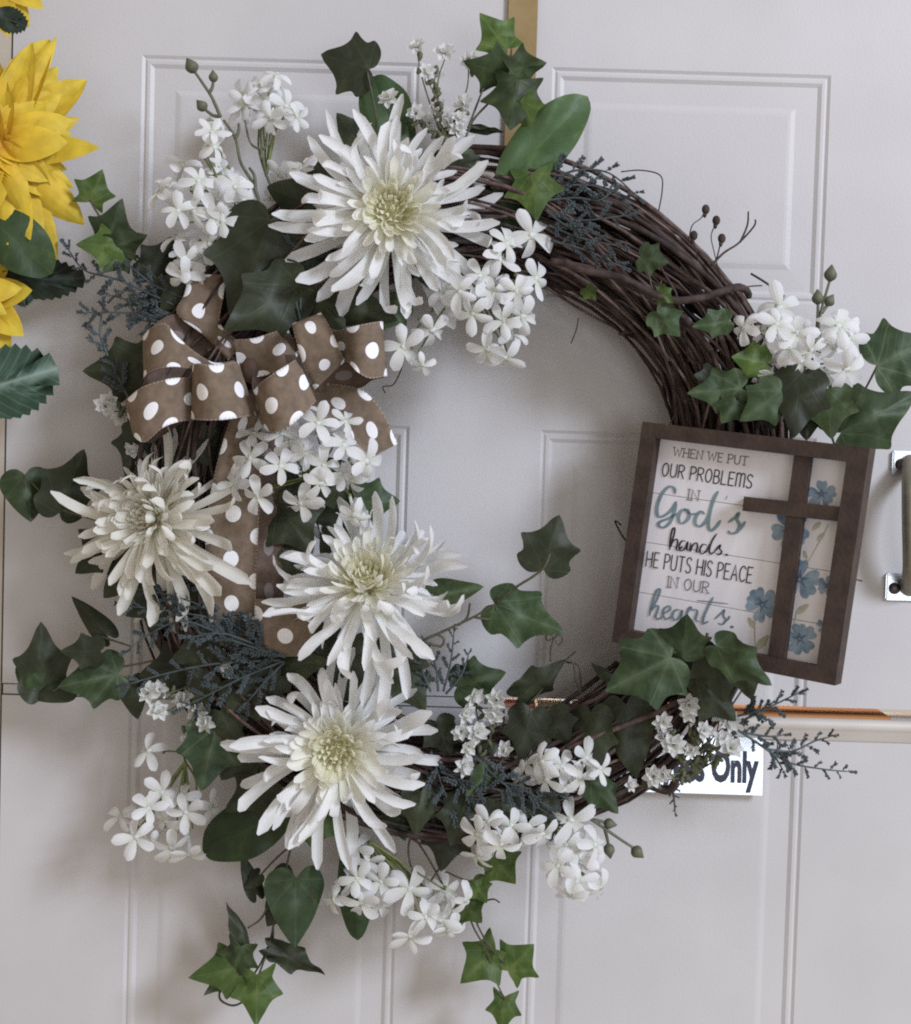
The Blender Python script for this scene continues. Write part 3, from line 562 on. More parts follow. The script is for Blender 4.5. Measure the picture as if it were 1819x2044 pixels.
leaf(t, 'ivy', (1280, 512, .115), (1335, 525, .118), 1.05, 0, mat=L_starD); leaf(t, 'ivy', (1312, 580, .118), (1345, 605, .12), .9, 0, mat=L_star); leaf(t, 'ivy', (1170, 575, .10), (1190, 600, .1), 1., mat=L_star); stems(t, [[(1290, 520, .112), (1298, 560, .112), (1310, 600, .112)]], .0008)
t = sprig((750, 985, .085), 'green ivy leaf between the blossoms and the middle chrysanthemum')
leaf(t, 'ivy', (715, 1000, .09), (800, 1000, .085), .95, 0, mat=L_mid); leaf(t, 'ivy', (700, 960, .085), (610, 1000, .085), 1., mat=L_dark); leaf(t, 'heart', (640, 930, .08), (660, 1010, .08), 1., mat=L_dark); leaf(t, 'ivy', (600, 960, .08), (560, 1060, .08), .9, mat=L_dark); leaf(t, 'ivy', (555, 1000, .088), (625, 1105, .092), .95, mat=L_dark); leaf(t, 'ivy', (700, 1020, .085), (640, 1110, .088), .95, mat=L_dark); leaf(t, 'heart', (560, 1090, .085), (620, 1170, .088), .9, mat=L_dark)
stems(t, [[(700, 970, .09), (712, 1000, .09)]])
t = sprig((820, 1430, .085), 'dark ivy leaves to the right of the lowest chrysanthemum')
leaf(t, 'ivy', (800, 1340, .09), (850, 1420, .095), .9, mat=L_dark); leaf(t, 'ivy', (820, 1520, .085), (860, 1610, .09), .8, mat=L_dark); leaf(t, 'heart', (780, 1600, .08), (810, 1680, .085), .7, mat=L_ovalD); leaf(t, 'ivy', (900, 1640, .07), (880, 1740, .075), .9, mat=L_dark); leaf(t, 'ivy', (870, 1440, .085), (900, 1510, .09), 1., mat=L_dark); leaf(t, 'ivy', (760, 1300, .085), (860, 1330, .09), .8, mat=L_dark); leaf(t, 'ivy', (960, 1500, .085), (1010, 1560, .09), 1., mat=L_dark)
stems(t, [[(800, 1640, .07), (840, 1690, .07), (870, 1740, .07), (885, 1770, .065)], [(830, 1640, .07), (815, 1700, .07), (835, 1780, .07)], [(780, 1630, .07), (830, 1680, .07), (900, 1690, .07)], [(870, 1620, .07), (890, 1700, .07), (860, 1760, .07)]], .0011)
t = sprig((980, 1620, .09), 'dark ivy leaves half hidden between the blossoms at the bottom of the ring')
for a in (('ivy', (930, 1600, .105), (900, 1690, .108), .9), ('ivy', (1000, 1600, .108), (1040, 1690, .11), .9), ('heart', (1080, 1600, .105), (1100, 1680, .108), .9), ('ivy', (1180, 1560, .105), (1235, 1625, .108), .8), ('ivy', (840, 1580, .1), (830, 1670, .105), .85), ('heart', (980, 1540, .105), (930, 1590, .11), .8)): leaf(t, a[0], a[1], a[2], a[3], rnd.uniform(-15, 15), mat=rnd.choice((L_dark, L_mid)))
stems(t, [[(930, 1600, .1), (1000, 1590, .1), (1080, 1595, .1), (1180, 1560, .1)]])
t = sprig((300, 620, .075), 'shadowed ivy leaves behind the left end of the bow')
leaf(t, 'ivy', (380, 560, .075), (320, 620, .075), 1., mat=L_dark); leaf(t, 'ivy', (360, 600, .07), (250, 600, .07), .7, mat=L_dark); leaf(t, 'ivy', (330, 860, .08), (260, 880, .08), .9, mat=L_dark); leaf(t, 'ivy', (400, 860, .08), (400, 960, .08), .9, mat=L_dark); leaf(t, 'ivy', (330, 880, .085), (345, 930, .09), 1., mat=L_starD)

# ------------------------------------------------------------------ chrysanthemums
def strap(n, e0, curv, L, Wd, cup, prof, twist=0, hook=0, side=0):
    """petal along +Y bending in Z, e0/curv in degrees"""
    vs = []; uv = []; fs = []; pos = Vector((0, 0, 0)); e = math.radians(e0); xs = (-1, -.5, 0, .5, 1); m = len(xs)
    for i in range(n+1):
        s = i/n; wd = Wd*prof(s)/2; dy, dz = math.cos(e), math.sin(e); tw = math.radians(twist)*s
        for x in xs:
            o = Vector((x*wd*math.cos(tw), 0, x*wd*math.sin(tw))); c = cup*wd*(x*x-.4)
            vs.append(pos + Vector((o.x+side*L*s*s, -dz*(c+o.z), dy*(c+o.z)))); uv.append((x*.5, s))
        e += math.radians(curv/n + (hook/n*3 if s > .66 else 0)); pos = pos + Vector((0, math.cos(e), math.sin(e)))*(L/n)
    for i in range(n):
        for k in range(m-1): fs.append((i*m+k, i*m+k+1, (i+1)*m+k+1, (i+1)*m+k))
    return vs, fs, uv
pr_strap = lambda s: (.40+.6*min(1, s/.7))*(1 if s < .86 else math.sqrt(max(.05, 1-((s-.86)/.143)**2)))
pr_oval = lambda s: max(.16, math.sin(PI*min(.985, .10+s*.9))**.75)
pr_pet = lambda s: (.36+.64*math.sin(PI/2*min(1, s/.6)))*(1 if s < .68 else math.sqrt(max(.03, 1-((s-.68)/.325)**2)))
pr_point = lambda s: max(.05, math.sin(PI*(.14+.86*s))**.7)
def frame(p, axis, spin=0):
    z = Vector(axis).normalized(); x = Vector((0, 0, 1)).cross(z); x = x.normalized() if x.length > .05 else Vector((1, 0, 0)); y = z.cross(x)
    return Matrix.Translation(p) @ Matrix((x, y, z)).transposed().to_4x4() @ Matrix.Rotation(spin, 4, 'Z')
def mum(c, d, axis, Rpx, label, seed, m_out=M_mum, m_in=M_mumin, droop=0, group='white chrysanthemums'):
    r = random.Random(seed); p = P(c[0], c[1], d); R = (P(c[0]+Rpx, c[1], d)-p).length; t = thing('chrysanthemum', p, label, 'chrysanthemum', group)
    F_ = frame(p, axis)
    up_l = (F_.to_3x3().inverted() @ Vector((0, 0, -1)))           # gravity in the flower's own frame
    layers = [  # n, length, e0, curv, width, base radius, base height, material, variants
        (20, 1.05, 4, -4, .130, .10, .00, m_out, 9), (20, .96, 18, -22, .124, .10, .04, m_out, 9), (24, .80, 30, -36, .10, .10, .08, m_out, 8),
        (30, .60, 40, -30, .09, .12, .12, m_out, 7), (32, .44, 48, -4, .095, .125, .17, M_mummid if m_out is M_mum else m_out, 5), (34, .30, 54, 22, .085, .115, .21, m_in, 5)]
    for (n, L, e0, cv, wd, br, bh, mt, nv) in layers:
        var = []
        for k in range(nv):
            a = strap(11, e0+r.uniform(-7, 7), cv+r.uniform(-60, 75) if L > .5 else cv+r.uniform(-12, 12), R*L, R*wd*r.uniform(.85, 1.15), r.uniform(.2, .75), pr_strap, r.uniform(-32, 32), r.choice((0, 40, 80, -70, 120, 100)) if L > .5 else 20, r.uniform(-.36, .36) if L > .5 else r.uniform(-.1, .1))
            var.append(mesh('petal', a[0], a[1], mt, a[2]))
        off = r.uniform(0, 6)
        for k in range(n):
            ph = off+2*PI*(k+r.uniform(-.33, .33))/n; sc = r.uniform(.82, 1.10)
            dirv = Vector((-math.sin(ph), math.cos(ph), 0)); g = droop*(up_l.dot(dirv))
            M = F_ @ Matrix.Rotation(ph, 4, 'Z') @ Matrix.Translation((0, R*br, R*bh)) @ Matrix.Rotation(math.radians(r.uniform(-6, 6)-max(0, g)*18), 4, 'X') @ Matrix.Rotation(r.uniform(-.3, .3), 4, 'Y') @ Matrix.Scale(sc*(1+max(-.1, g*.22)), 4)
            put('petal', r.choice(var), t, M)
    var = [(lambda a: mesh('floret', a[0], a[1], m_in, a[2]))(strap(5, 90+r.uniform(-8, 8), r.uniform(-30, 10), R*.15, R*.062, r.uniform(.5, 1), pr_pet, r.uniform(-15, 15))) for k in range(6)]
    for k in range(84):                          # short florets bristling all over the domed heart
        zz = 1-.80*(k+.5)/84; q = math.sqrt(1-zz*zz); a = k*2.39996; nv = Vector((q*math.cos(a), q*math.sin(a), zz)).normalized()
        p0 = Vector((nv.x*R*.17, nv.y*R*.17, R*.12+nv.z*R*.15)); x_ = Vector((-math.sin(a), math.cos(a), 0)); y_ = nv.cross(x_)
        put('floret', r.choice(var), t, F_ @ Matrix.Translation(p0) @ Matrix((x_, y_, nv)).transposed().to_4x4() @ Matrix.Rotation(r.uniform(-.25, .25), 4, 'X') @ Matrix.Rotation(r.uniform(-.3, .3), 4, 'Z') @ Matrix.Scale(r.uniform(.8, 1.1)*(1.1-.35*zz), 4))
    mb = MB(); mb.blob(F_ @ Vector((0, 0, R*.10)), R*.165, R*.165, R*.17, F_.to_3x3(), 12, 8); mb.build('flower_heart', M_mumin, t)
    mb = MB(); mb.blob(F_ @ Vector((0, 0, -R*.05)), R*.13, R*.13, R*.10, F_.to_3x3(), 12, 6); mb.tube([F_ @ Vector((0, 0, -R*.1)), F_ @ Vector((0, 0, -R*.32))], .003, 6); mb.build('calyx', M_stem, t)
    return t
mum((780, 428), .098, (.10, -1, .10), 208, 'white chrysanthemum at the top of the wreath, the highest of the four', 3, droop=.6)
mum((318, 1035), .10, (-.40, -.85, .14), 182, 'creamy white chrysanthemum with drooping petals at the left side of the bow tail', 11, M_cream_p, M_cream_p, droop=1.5)
mum((733, 1176), .115, (.02, -.80, .58), 196, 'white chrysanthemum with yellow heart in the middle, right of the bow tail', 5, droop=.7)
mum((672, 1492), .10, (.04, -1, .06), 198, 'white chrysanthemum with a wide pale yellow centre, the lowest of the four', 23, droop=.5)

# ------------------------------------------------------------------ five-petalled blossoms in clusters
bl_tube = None
def blossom_meshes():
    r = random.Random(4); pet = []
    for k in range(6):
        a = strap(7, r.uniform(-6, 30), r.uniform(-70, 0), .44, r.uniform(.205, .25), r.uniform(-.6, .5), pr_pet, r.uniform(-30, 30), 0, r.uniform(-.15, .15))
        pet.append(mesh('petal', a[0], a[1], M_white, a[2]))
    tubes = []
    for k in range(3):
        mb = MB(); bx, by = r.uniform(-.12, .12), r.uniform(-.12, .12)
        pts = catmull([(bx, by, -.62), (bx*.5, by*.5, -.4), (0, 0, -.18), (0, 0, 0)], 4); N = len(pts)
        mb.tube(pts, [.035+.055*(i/(N-1))**2.2 for i in range(N)], 8); mb.blob((0, 0, -.012), .075, .075, .014, n=8, m=4)
        mb.blob((bx, by, -.63), .05, .05, .07, n=6, m=4, mi=1)
        tubes.append(mesh('blossom', mb.v, mb.f, [M_white, M_calyx], [(0, .12 + .5*max(0, 1+v.z/.6)) for v in mb.v], True, mb.mi))
    return pet, tubes
PET, TUB = blossom_meshes()
def blossom(parent, px, py, d, size, tilt, r):
    p = P(px, py, d); D = size*.00045*(1.3-d)/1.3
    ax = Vector((tilt[0], -1, tilt[1])); F_ = frame(p, ax, r.uniform(0, 6.28)) @ Matrix.Scale(D, 4)
    b = put('blossom', r.choice(TUB), parent, F_)
    for k in range(5):
        M = F_ @ Matrix.Rotation(2*PI*k/5+r.uniform(-.1, .1), 4, 'Z') @ Matrix.Translation((0, .045, 0)) @ Matrix.Rotation(r.uniform(-.25, .25), 4, 'X') @ Matrix.Rotation(r.uniform(-.25, .25), 4, 'Y') @ Matrix.Scale(r.uniform(.92, 1.08), 4)
        put('petal', r.choice(PET), b, M)
    return F_ @ Vector((0, 0, -.66))
def cluster(base, items, label, seed, dep=.11, size=84, spread=.9, group='clusters of white five petalled blossoms'):
    r = random.Random(seed); t = thing('blossom_cluster', P(*base), label, 'flower cluster', group); ends = []
    items = list(items); n0 = len(items)
    mx = sum(i[0] for i in items)/len(items); my = sum(i[1] for i in items)/len(items); rad = max(40, max(math.hypot(i[0]-mx, i[1]-my) for i in items))
    for k in range(int(n0*.35)):            # blossoms turned sideways and half hidden behind the front ones
        q = items[r.randrange(n0)]; a = r.uniform(0, 6.28); items.append((q[0]+52*math.cos(a), q[1]+52*math.sin(a), size*r.uniform(.8, 1), (r.uniform(.7, 1.5)*math.cos(a), -r.uniform(.7, 1.5)*math.sin(a)), -.018))
    for it in items:
        x, y = it[0], it[1]; sz = (it[2] if len(it) > 2 and it[2] else size*r.uniform(.84, 1.1))*1.08
        tl = it[3] if len(it) > 3 else ((x-mx)/rad*spread+r.uniform(-.6, .6), -(y-my)/rad*spread+r.uniform(-.6, .6))
        ends.append(blossom(t, x, y, dep+r.uniform(-.012, .016)*(1 if len(it) < 5 else 0)+(it[4] if len(it) > 4 else 0), sz, tl, r))
    mb = MB(); B = P(*base)
    for e in ends:
        m = B.lerp(e, .55)+Vector((r.uniform(-.006, .006), .006, r.uniform(-.006, .006))); mb.tube(catmull([B, m, e], 5), .0011, 5, .0007)
    mb.build('stem', M_calyx, t)
    return t
cluster((532, 352, .07), [(532, 203, 95, (0, .1)), (490, 206, 80, (-.7, .1)), (522, 172, 80, (.1, .8)), (572, 212, 84, (.7, .1)), (594, 234, 60, (.8, -.5)), (552, 150, 70, (.3, 1.)), (540, 238, 80, (0, -.8))], 'white blossom cluster on a thin stalk at the upper left, the highest of its kind', 31, .065)
cluster((470, 430, .07), [(430, 293), (424, 262), (397, 360), (421, 352), (452, 415, 90), (383, 421, 88), (338, 372), (317, 384, 76), (443, 440), (355, 420), (434, 399), (488, 399), (428, 426, 90), (454, 440), (416, 488, 84), (400, 512), (372, 522, 84), (366, 553, 84), (385, 575), (470, 372)], 'large loose cluster of white blossoms left of the upper chrysanthemum above the bow', 32, .085)
cluster((620, 400, .07), [(560, 352), (600, 335, 80), (640, 330), (590, 372)], 'faint white blossoms behind the left side of the upper chrysanthemum', 38, .07)
cluster((930, 560, .085), [(1062, 468, 110, (.25, .25)), (1012, 485, 84), (1000, 516, 84), (1072, 556, 88, (1.0, 0)), (1031, 582, 80), (1043, 632, 90, (.1, -.3)), (943, 627, 84, (-.3, -.5)), (886, 580, 88), (917, 582, 80), (805, 692, 96, (0, -.1)), (864, 660, 84, (.4, -.4)), (890, 520, 84, (0, .4)), (972, 699, 92, (-.2, -.8)), (1008, 716, 90, (.2, -.9)), (843, 730, 62, (.2, -1.1)), (985, 585), (960, 550), (1005, 640)], 'largest cluster of white blossoms below and right of the upper chrysanthemum', 33, .115)
cluster((620, 950, .085), [(499, 915, 92, (-.2, .1)), (514, 990, 88, (-.2, -.2)), (601, 1006, 92, (0, -.5)), (635, 844, 92, (.1, .5)), (581, 880, 86, (-.3, .4)), (687, 888, 84, (.3, .4)), (733, 920, 92, (.6, .1)), (646, 929, 84, (0, 0)), (640, 965, 76), (707, 1030, 80, (.2, -.8)), (560, 930), (610, 905), (690, 840, 70, (.5, .8)), (560, 865, 70, (-.4, .8)), (680, 945)], 'cluster of white blossoms in the middle just under the polka dot bow', 34, .135)
cluster((370, 1520, .075), [(295, 1499, 84, (-.4, .2)), (324, 1580, 80), (362, 1592, 80), (297, 1612, 76), (270, 1672, 92, (-.2, -.1)), (342, 1694, 92, (0, -.4)), (372, 1622), (376, 1708), (330, 1640)], 'cluster of white blossoms hanging at the lower left corner of the wreath', 35, .075)
cluster((740, 1680, .075), [(712, 1690, 76), (735, 1720, 76, (.4, -.5)), (712, 1753, 80), (722, 1804, 88, (-.1, -.3)), (664, 1796, 66, (-1, -.2)), (818, 1775, 104, (0, 0)), (757, 1808, 76), (889, 1776, 92, (.6, .4)), (930, 1796, 76, (1.2, -.2)), (880, 1838, 90, (.3, -.3)), (818, 1872, 88, (-.3, -.6)), (895, 1858, 88, (.3, -.6)), (850, 1830), (760, 1760)], 'cluster of white blossoms at the very bottom below the lowest chrysanthemum', 36, .08)
cluster((1120, 1570, .08), [(1079, 1520, 96), (1122, 1529, 92, (0, .4)), (1172, 1512, 88, (.5, .5)), (1200, 1535, 70, (1.1, -.2)), (1159, 1551, 88), (1089, 1557, 90, (-.4, -.4)), (1140, 1570)], 'cluster of white blossoms lying on the bottom right of the ring', 37, .115)
cluster((1090, 1620, .075), [(953, 1666, 92, (-.4, -.1)), (1000, 1688, 88, (0, -.6)), (1052, 1652, 84), (1141, 1637, 106, (.1, .1)), (1156, 1704), (1130, 1690), (1113, 1729, 84), (1174, 1729, 84), (1153, 1760, 90), (1138, 1786, 88, (-.2, -.8)), (1200, 1772, 76, (.9, -.4)), (1190, 1686), (1085, 1665), (1020, 1650), (975, 1640)], 'wide cluster of white blossoms below the bottom right of the ring', 39, .118)
cluster((1600, 740, .085), [(1484, 654, 88, (-.9, .1)), (1556, 612, 100, (-.1, .7)), (1552, 646, 84), (1573, 694, 88), (1543, 720, 80, (-.3, -.6)), (1675, 650, 100, (.2, .5)), (1696, 674, 88, (.6, 0)), (1666, 692, 80), (1690, 738, 96, (.2, -.4)), (1650, 745, 72, (-.2, -.5)), (1540, 752, 72, (-.2, -1)), (1591, 664), (1620, 700), (1600, 720)], 'cluster of white blossoms at the right of the wreath above the framed sign', 40, .11)

# ------------------------------------------------------------------ tiny ruffled blossoms on wiry sprigs
def tiny_mesh(seed):
    r = random.Random(seed); mb = MB()
    for ring, (n, L, e) in enumerate(((7, .5, 12), (5, .36, 45))):
        for k in range(n):
            a = strap(3, e+r.uniform(-10, 14), r.uniform(-30, 30), L, .36, .5, pr_oval, r.uniform(-30, 30)); M = Matrix.Rotation(2*PI*(k+ring*.5)/n+r.uniform(-.15, .15), 4, 'Z')
            mb.add([M @ (v+Vector((0, .04, .03*ring))) for v in a[0]], a[1], [(u, .3+v*.7) for u, v in a[2]])
    mb.blob((0, 0, -.1), .13, .13, .16, n=6, m=4, mi=1)
    return mesh('blossom', mb.v, mb.f, [M_tiny, M_calyx], mb.uv, True, mb.mi)
TINY = [tiny_mesh(s) for s in range(4)]
def tinysprig(base, items, label, seed, dep=.11, size=50, green=0):
    r = random.Random(seed); t = thing('filler_flower_sprig', P(*base), label, 'filler flower', 'sprigs of tiny white filler flowers'); mb = MB(); B = P(*base)
    for it in items:
        x, y = it[0], it[1]; d = dep+r.uniform(-.012, .012); p = P(x, y, d); sz = (it[2] if len(it) > 2 else size*r.uniform(.8, 1.15))*.00034
        ax = Vector((r.uniform(-.8, .8), -1, r.uniform(-.5, .9))); put('blossom', r.choice(TINY), t, frame(p, ax, r.uniform(0, 6)) @ Matrix.Scale(sz, 4))
        q = p+Vector((0, .006, -.004)); m = B.lerp(q, .6)+Vector((r.uniform(-.006, .006), 0, r.uniform(-.004, .004)))
        pp = catmull([B, m, q], 5); mb.tube(pp, .0009, 5, .0005)
        for k in range(2+green):
            c = pp[r.randrange(2, len(pp)-1)]; mb.blob(c+Vector((r.uniform(-.004, .004), -.002, r.uniform(-.003, .003))), .0022, .0018, .0042, Matrix.Rotation(r.uniform(-1, 1), 3, 'Y'), 5, 4)
    mb.build('stem', M_stem, t); return t
tinysprig((885, 285, .09), [(833, 93), (888, 105, 58), (936, 119), (852, 143), (868, 150), (831, 227, 54), (878, 220), (857, 246), (926, 208, 52), (917, 236), (914, 260), (895, 245)], 'sprig of tiny white flowers with brown stalks standing above the upper chrysanthemum', 51, .085, green=2)
tinysprig((790, 290, .085), [(777, 197, 56)], 'single tiny white flower in front of the oval leaf at the top', 52, .09)
tinysprig((330, 840, .08), [(210, 811, 60), (242, 832, 52), (264, 880, 56), (263, 902, 50), (355, 852, 40), (375, 856, 40), (222, 800, 46)], 'tiny white flowers peeping out at the left under the bow loops', 53, .08)
tinysprig((400, 1360, .085), [(297, 1383, 56), (318, 1376, 50), (368, 1394, 62), (316, 1420, 54), (389, 1428, 50), (411, 1440, 60), (457, 1312, 56), (455, 1336, 48), (375, 1475, 42), (400, 1418, 40)], 'tiny white flowers scattered at the lower left above the mottled leaf', 54, .095)
tinysprig((960, 1560, .085), [(947, 1390, 58), (930, 1424, 54), (992, 1397, 56), (986, 1424, 58), (953, 1463, 60), (920, 1460, 50), (927, 1528, 60), (934, 1490, 50), (1008, 1500, 54)], 'tall bunch of tiny white flowers right of the lowest chrysanthemum', 55, .105, green=1)
tinysprig((1390, 1540, .085), [(1375, 1408, 58), (1376, 1424, 50), (1417, 1406, 60), (1440, 1426, 62), (1456, 1440, 56), (1323, 1440, 50), (1327, 1472, 56), (1345, 1486, 60), (1404, 1458, 50), (1458, 1494, 62), (1438, 1476, 46), (1382, 1500, 44), (1258, 1566, 40), (1305, 1550, 54), (1325, 1545, 44)], 'bunch of tiny white flowers in front of the gap and the white plate', 56, .11, green=3)

# ------------------------------------------------------------------ blue-green cedar sprays
def twig_mesh(seed):
    r = random.Random(seed); mb = MB(); ax = catmull([(0, 0, 0), (.05*r.uniform(-1, 1), .5, .05), (.12*r.uniform(-1, 1), 1, .0)], 5); mb.tube(ax, .04, 4, .028)
    for i in range(2, len(ax)):
        for s in (-1, 1):
            if r.random() < .12: continue
            L = r.uniform(.13, .24); a = math.radians(r.uniform(32, 60)); q = ax[i]+Vector((s*L*math.sin(a), L*math.cos(a), r.uniform(-.1, .1)))
            mb.tube([ax[i], ax[i].lerp(q, .55), q], [.035, .066, .026], 4)
    mb.tube([ax[-1], ax[-1]+Vector((0, .1, 0))], [.04, .01], 4)
    return mesh('twig', mb.v, mb.f, M_cedar)
TWIG = [twig_mesh(s) for s in range(6)]
def cedar(loc, lists, label, seed, tl=40, gap=15, m=M_cedar):
    r = random.Random(seed); t = thing('cedar_spray', P(*loc), label, 'cedar spray', 'blue green cedar sprays'); mb = MB()
    for l in lists:
        pp = path(l, 8); mb.tube(pp, .0012, 5, .0006); acc = 0; s = 1; tot = sum((b-a).length for a, b in zip(pp, pp[1:])); run = 0
        for a, b in zip(pp, pp[1:]):
            dl = (b-a).length; acc += dl; run += dl
            if acc > gap*.00042:
                acc = 0; s = -s; y = (b-a).normalized(); z = (CAM-b); z = (z-y*z.dot(y)).normalized(); x = y.cross(z)
                M = Matrix.Translation(b) @ Matrix((x, y, z)).transposed().to_4x4() @ Matrix.Rotation(-s*math.radians(r.uniform(28, 55)), 4, 'Z') @ Matrix.Rotation(r.uniform(-.4, .4), 4, 'X') @ Matrix.Scale(tl*.00042*r.uniform(.7, 1.15)*(1.15-.6*run/tot), 4)
                put('twig', r.choice(TWIG), t, M)
        y = (pp[-1]-pp[-2]).normalized(); z = (CAM-pp[-1]); z = (z-y*z.dot(y)).normalized(); x = y.cross(z)
        put('twig', r.choice(TWIG), t, Matrix.Translation(pp[-1]) @ Matrix((x, y, z)).transposed().to_4x4() @ Matrix.Scale(tl*.00042*.6, 4))
    mb.build('stem', m, t); return t
cedar((330, 600, .07), [[(350, 610, .075), (240, 560, .07), (170, 540, .06), (138, 500, .055)], [(355, 630, .075), (290, 610, .07), (225, 590, .065)], [(350, 640, .075), (270, 625, .07), (180, 624, .06)], [(215, 710, .07), (200, 665, .06), (205, 620, .055)], [(380, 600, .075), (310, 570, .075), (270, 540, .07)], [(260, 800, .08), (235, 750, .07), (215, 700, .06)], [(380, 620, .08), (330, 640, .08), (280, 640, .075)]], 'blue green cedar spray sticking out left above the bow', 61, 46)
cedar((575, 560, .08), [[(600, 640, .1), (580, 560, .1), (550, 480, .095)], [(600, 620, .1), (600, 540, .1), (590, 450, .095)], [(590, 640, .095), (610, 570, .095), (640, 490, .09)]], 'shadowed dark cedar spray between the bow and the upper chrysanthemum', 62, 44)
cedar((1110, 420, .095), [[(1085, 365, .09), (1150, 340, .09), (1215, 345, .085), (1268, 388, .08)], [(1085, 380, .095), (1140, 370, .095), (1190, 372, .09), (1235, 398, .085)], [(1090, 400, .1), (1150, 395, .1), (1195, 400, .1), (1222, 382, .095)], [(1095, 430, .105), (1160, 440, .11), (1250, 430, .112)], [(1095, 450, .108), (1160, 475, .112), (1230, 490, .114)], [(1100, 480, .108), (1170, 500, .112), (1235, 530, .114)], [(1090, 420, .105), (1130, 450, .112), (1170, 460, .115)]], 'blue green cedar spray lying over the bare vines right of the upper chrysanthemum', 63, 40)
cedar((560, 1310, .10), [[(570, 1310, .10), (480, 1255, .105), (380, 1200, .10), (275, 1175, .095)], [(570, 1312, .10), (470, 1280, .11), (370, 1240, .105), (300, 1265, .1), (265, 1290, .1)], [(560, 1318, .10), (430, 1325, .11), (330, 1345, .1), (260, 1365, .1)], [(565, 1320, .10), (490, 1350, .11), (420, 1385, .105), (370, 1410, .1)], [(568, 1322, .10), (530, 1360, .11), (495, 1400, .105)], [(560, 1305, .10), (470, 1235, .1), (400, 1160, .1)], [(550, 1300, .1), (440, 1240, .1), (340, 1220, .1), (260, 1210, .095)], [(540, 1300, .1), (450, 1265, .115), (390, 1270, .115)]], 'wide fan of blue green cedar fronds at the left below the cream chrysanthemum', 64, 50, 17)
cedar((880, 1350, .085), [[(885, 1380, .085), (900, 1320, .085), (906, 1262, .08)], [(875, 1380, .085), (870, 1330, .085), (848, 1285, .085)], [(890, 1385, .085), (920, 1350, .085), (935, 1310, .08)], [(860, 1380, .09), (845, 1345, .09), (840, 1320, .09)]], 'small upright cedar sprigs right of the middle chrysanthemum', 65, 26, 10)
cedar((900, 1560, .09), [[(860, 1500, .09), (880, 1560, .1), (905, 1630, .1)], [(900, 1540, .1), (930, 1590, .105), (960, 1630, .105)], [(940, 1500, .1), (1000, 1560, .108), (1095, 1625, .11)], [(1060, 1600, .11), (1090, 1580, .11), (1120, 1555, .11)], [(880, 1540, .1), (930, 1560, .105), (1010, 1580, .11)], [(870, 1590, .095), (920, 1620, .1), (990, 1625, .1)], [(850, 1530, .09), (860, 1590, .09), (870, 1650, .085)], [(980, 1560, .105), (1040, 1570, .11), (1080, 1600, .11)]], 'blue green cedar spray between the blossoms right of the lowest chrysanthemum', 66, 44)
cedar((1490, 1470, .09), [[(1430, 1430, .10), (1500, 1475, .095), (1570, 1520, .085), (1640, 1535, .08), (1690, 1540, .075)], [(1530, 1495, .09), (1580, 1500, .085), (1625, 1480, .08), (1652, 1472, .08)], [(1480, 1440, .1), (1530, 1415, .095), (1560, 1400, .09), (1592, 1384, .09)], [(1470, 1430, .1), (1510, 1420, .1), (1530, 1410, .1)], [(1480, 1462, .095), (1530, 1470, .095), (1560, 1468, .09)], [(1530, 1490, .09), (1550, 1515, .085), (1562, 1535, .08)]], 'blue green cedar spray pointing right below the framed sign', 67, 36, 13)
cedar((1345, 1590, .08), [[(1340, 1560, .085), (1345, 1590, .08), (1348, 1622, .075)]], 'tiny green sprig hanging under the right end of the ring', 68, 16, 9)

# ------------------------------------------------------------------ bud stalks
def budstalk(loc, lists, buds, label, r=.0017):
    t = thing('bud_stalk', P(*loc), label, 'flower bud', 'stalks with closed buds'); stems(t, lists, r, M_bud, 'stem', r*.7)
    for a, b, d, s in buds:
        A, B = P(*a, d), P(*b, d); y = (B-A).normalized(); z = Vector((0, -1, 0)); z = (z-y*z.dot(y)).normalized(); x = y.cross(z); M3 = Matrix((x, y, z)).transposed(); mb = MB()
        L = (B-A).length; vs = [A.lerp(B, k/6) for k in range(7)]; mb.tube(vs, [.0014, .42*L*s, .52*L*s, .5*L*s, .36*L*s, .2*L*s, .0005], 8); mb.build('bud', M_bud, t)
budstalk((532, 470, .09), [[(575, 620, .1), (535, 475, .095), (522, 426, .09), (508, 372, .085), (481, 325, .08), (470, 277, .075), (447, 240, .072)], [(440, 233, .072), (428, 205, .07), (418, 186, .07), (388, 142, .068)], [(440, 232, .072), (425, 230, .07), (408, 217, .07)], [(418, 186, .07), (424, 175, .07), (426, 162, .07)], [(470, 277, .075), (477, 262, .075), (477, 246, .075)], [(510, 380, .085), (508, 350, .085), (498, 335, .083)]],
         [((390, 145), (373, 116), .068, .8), ((427, 164), (425, 140), .07, .8), ((411, 220), (393, 200), .07, .85)], 'tall grey green stalk with closed buds at the upper left')
budstalk((532, 345, .075), [[(545, 380, .08), (533, 352, .08), (524, 304, .075), (523, 237, .07)], [(524, 300, .075), (500, 285, .072), (489, 240, .07)], [(526, 298, .075), (538, 285, .072), (542, 265, .07)]], [((524, 322), (522, 300), .075, .5)], 'thin grey green stalk beside the budded one, carrying the highest white blossoms', .0012)
budstalk((1635, 650, .09), [[(1620, 720, .1), (1628, 680, .095), (1640, 620, .09), (1657, 560, .085)], [(1628, 690, .095), (1632, 640, .09), (1633, 605, .088)], [(1640, 625, .09), (1650, 612, .088), (1656, 606, .088)]], [((1656, 562), (1661, 528), .085, .75), ((1633, 608), (1632, 577), .088, .75), ((1650, 610), (1664, 588), .088, .85)], 'dark stalk with three closed buds standing at the right over the blossoms')
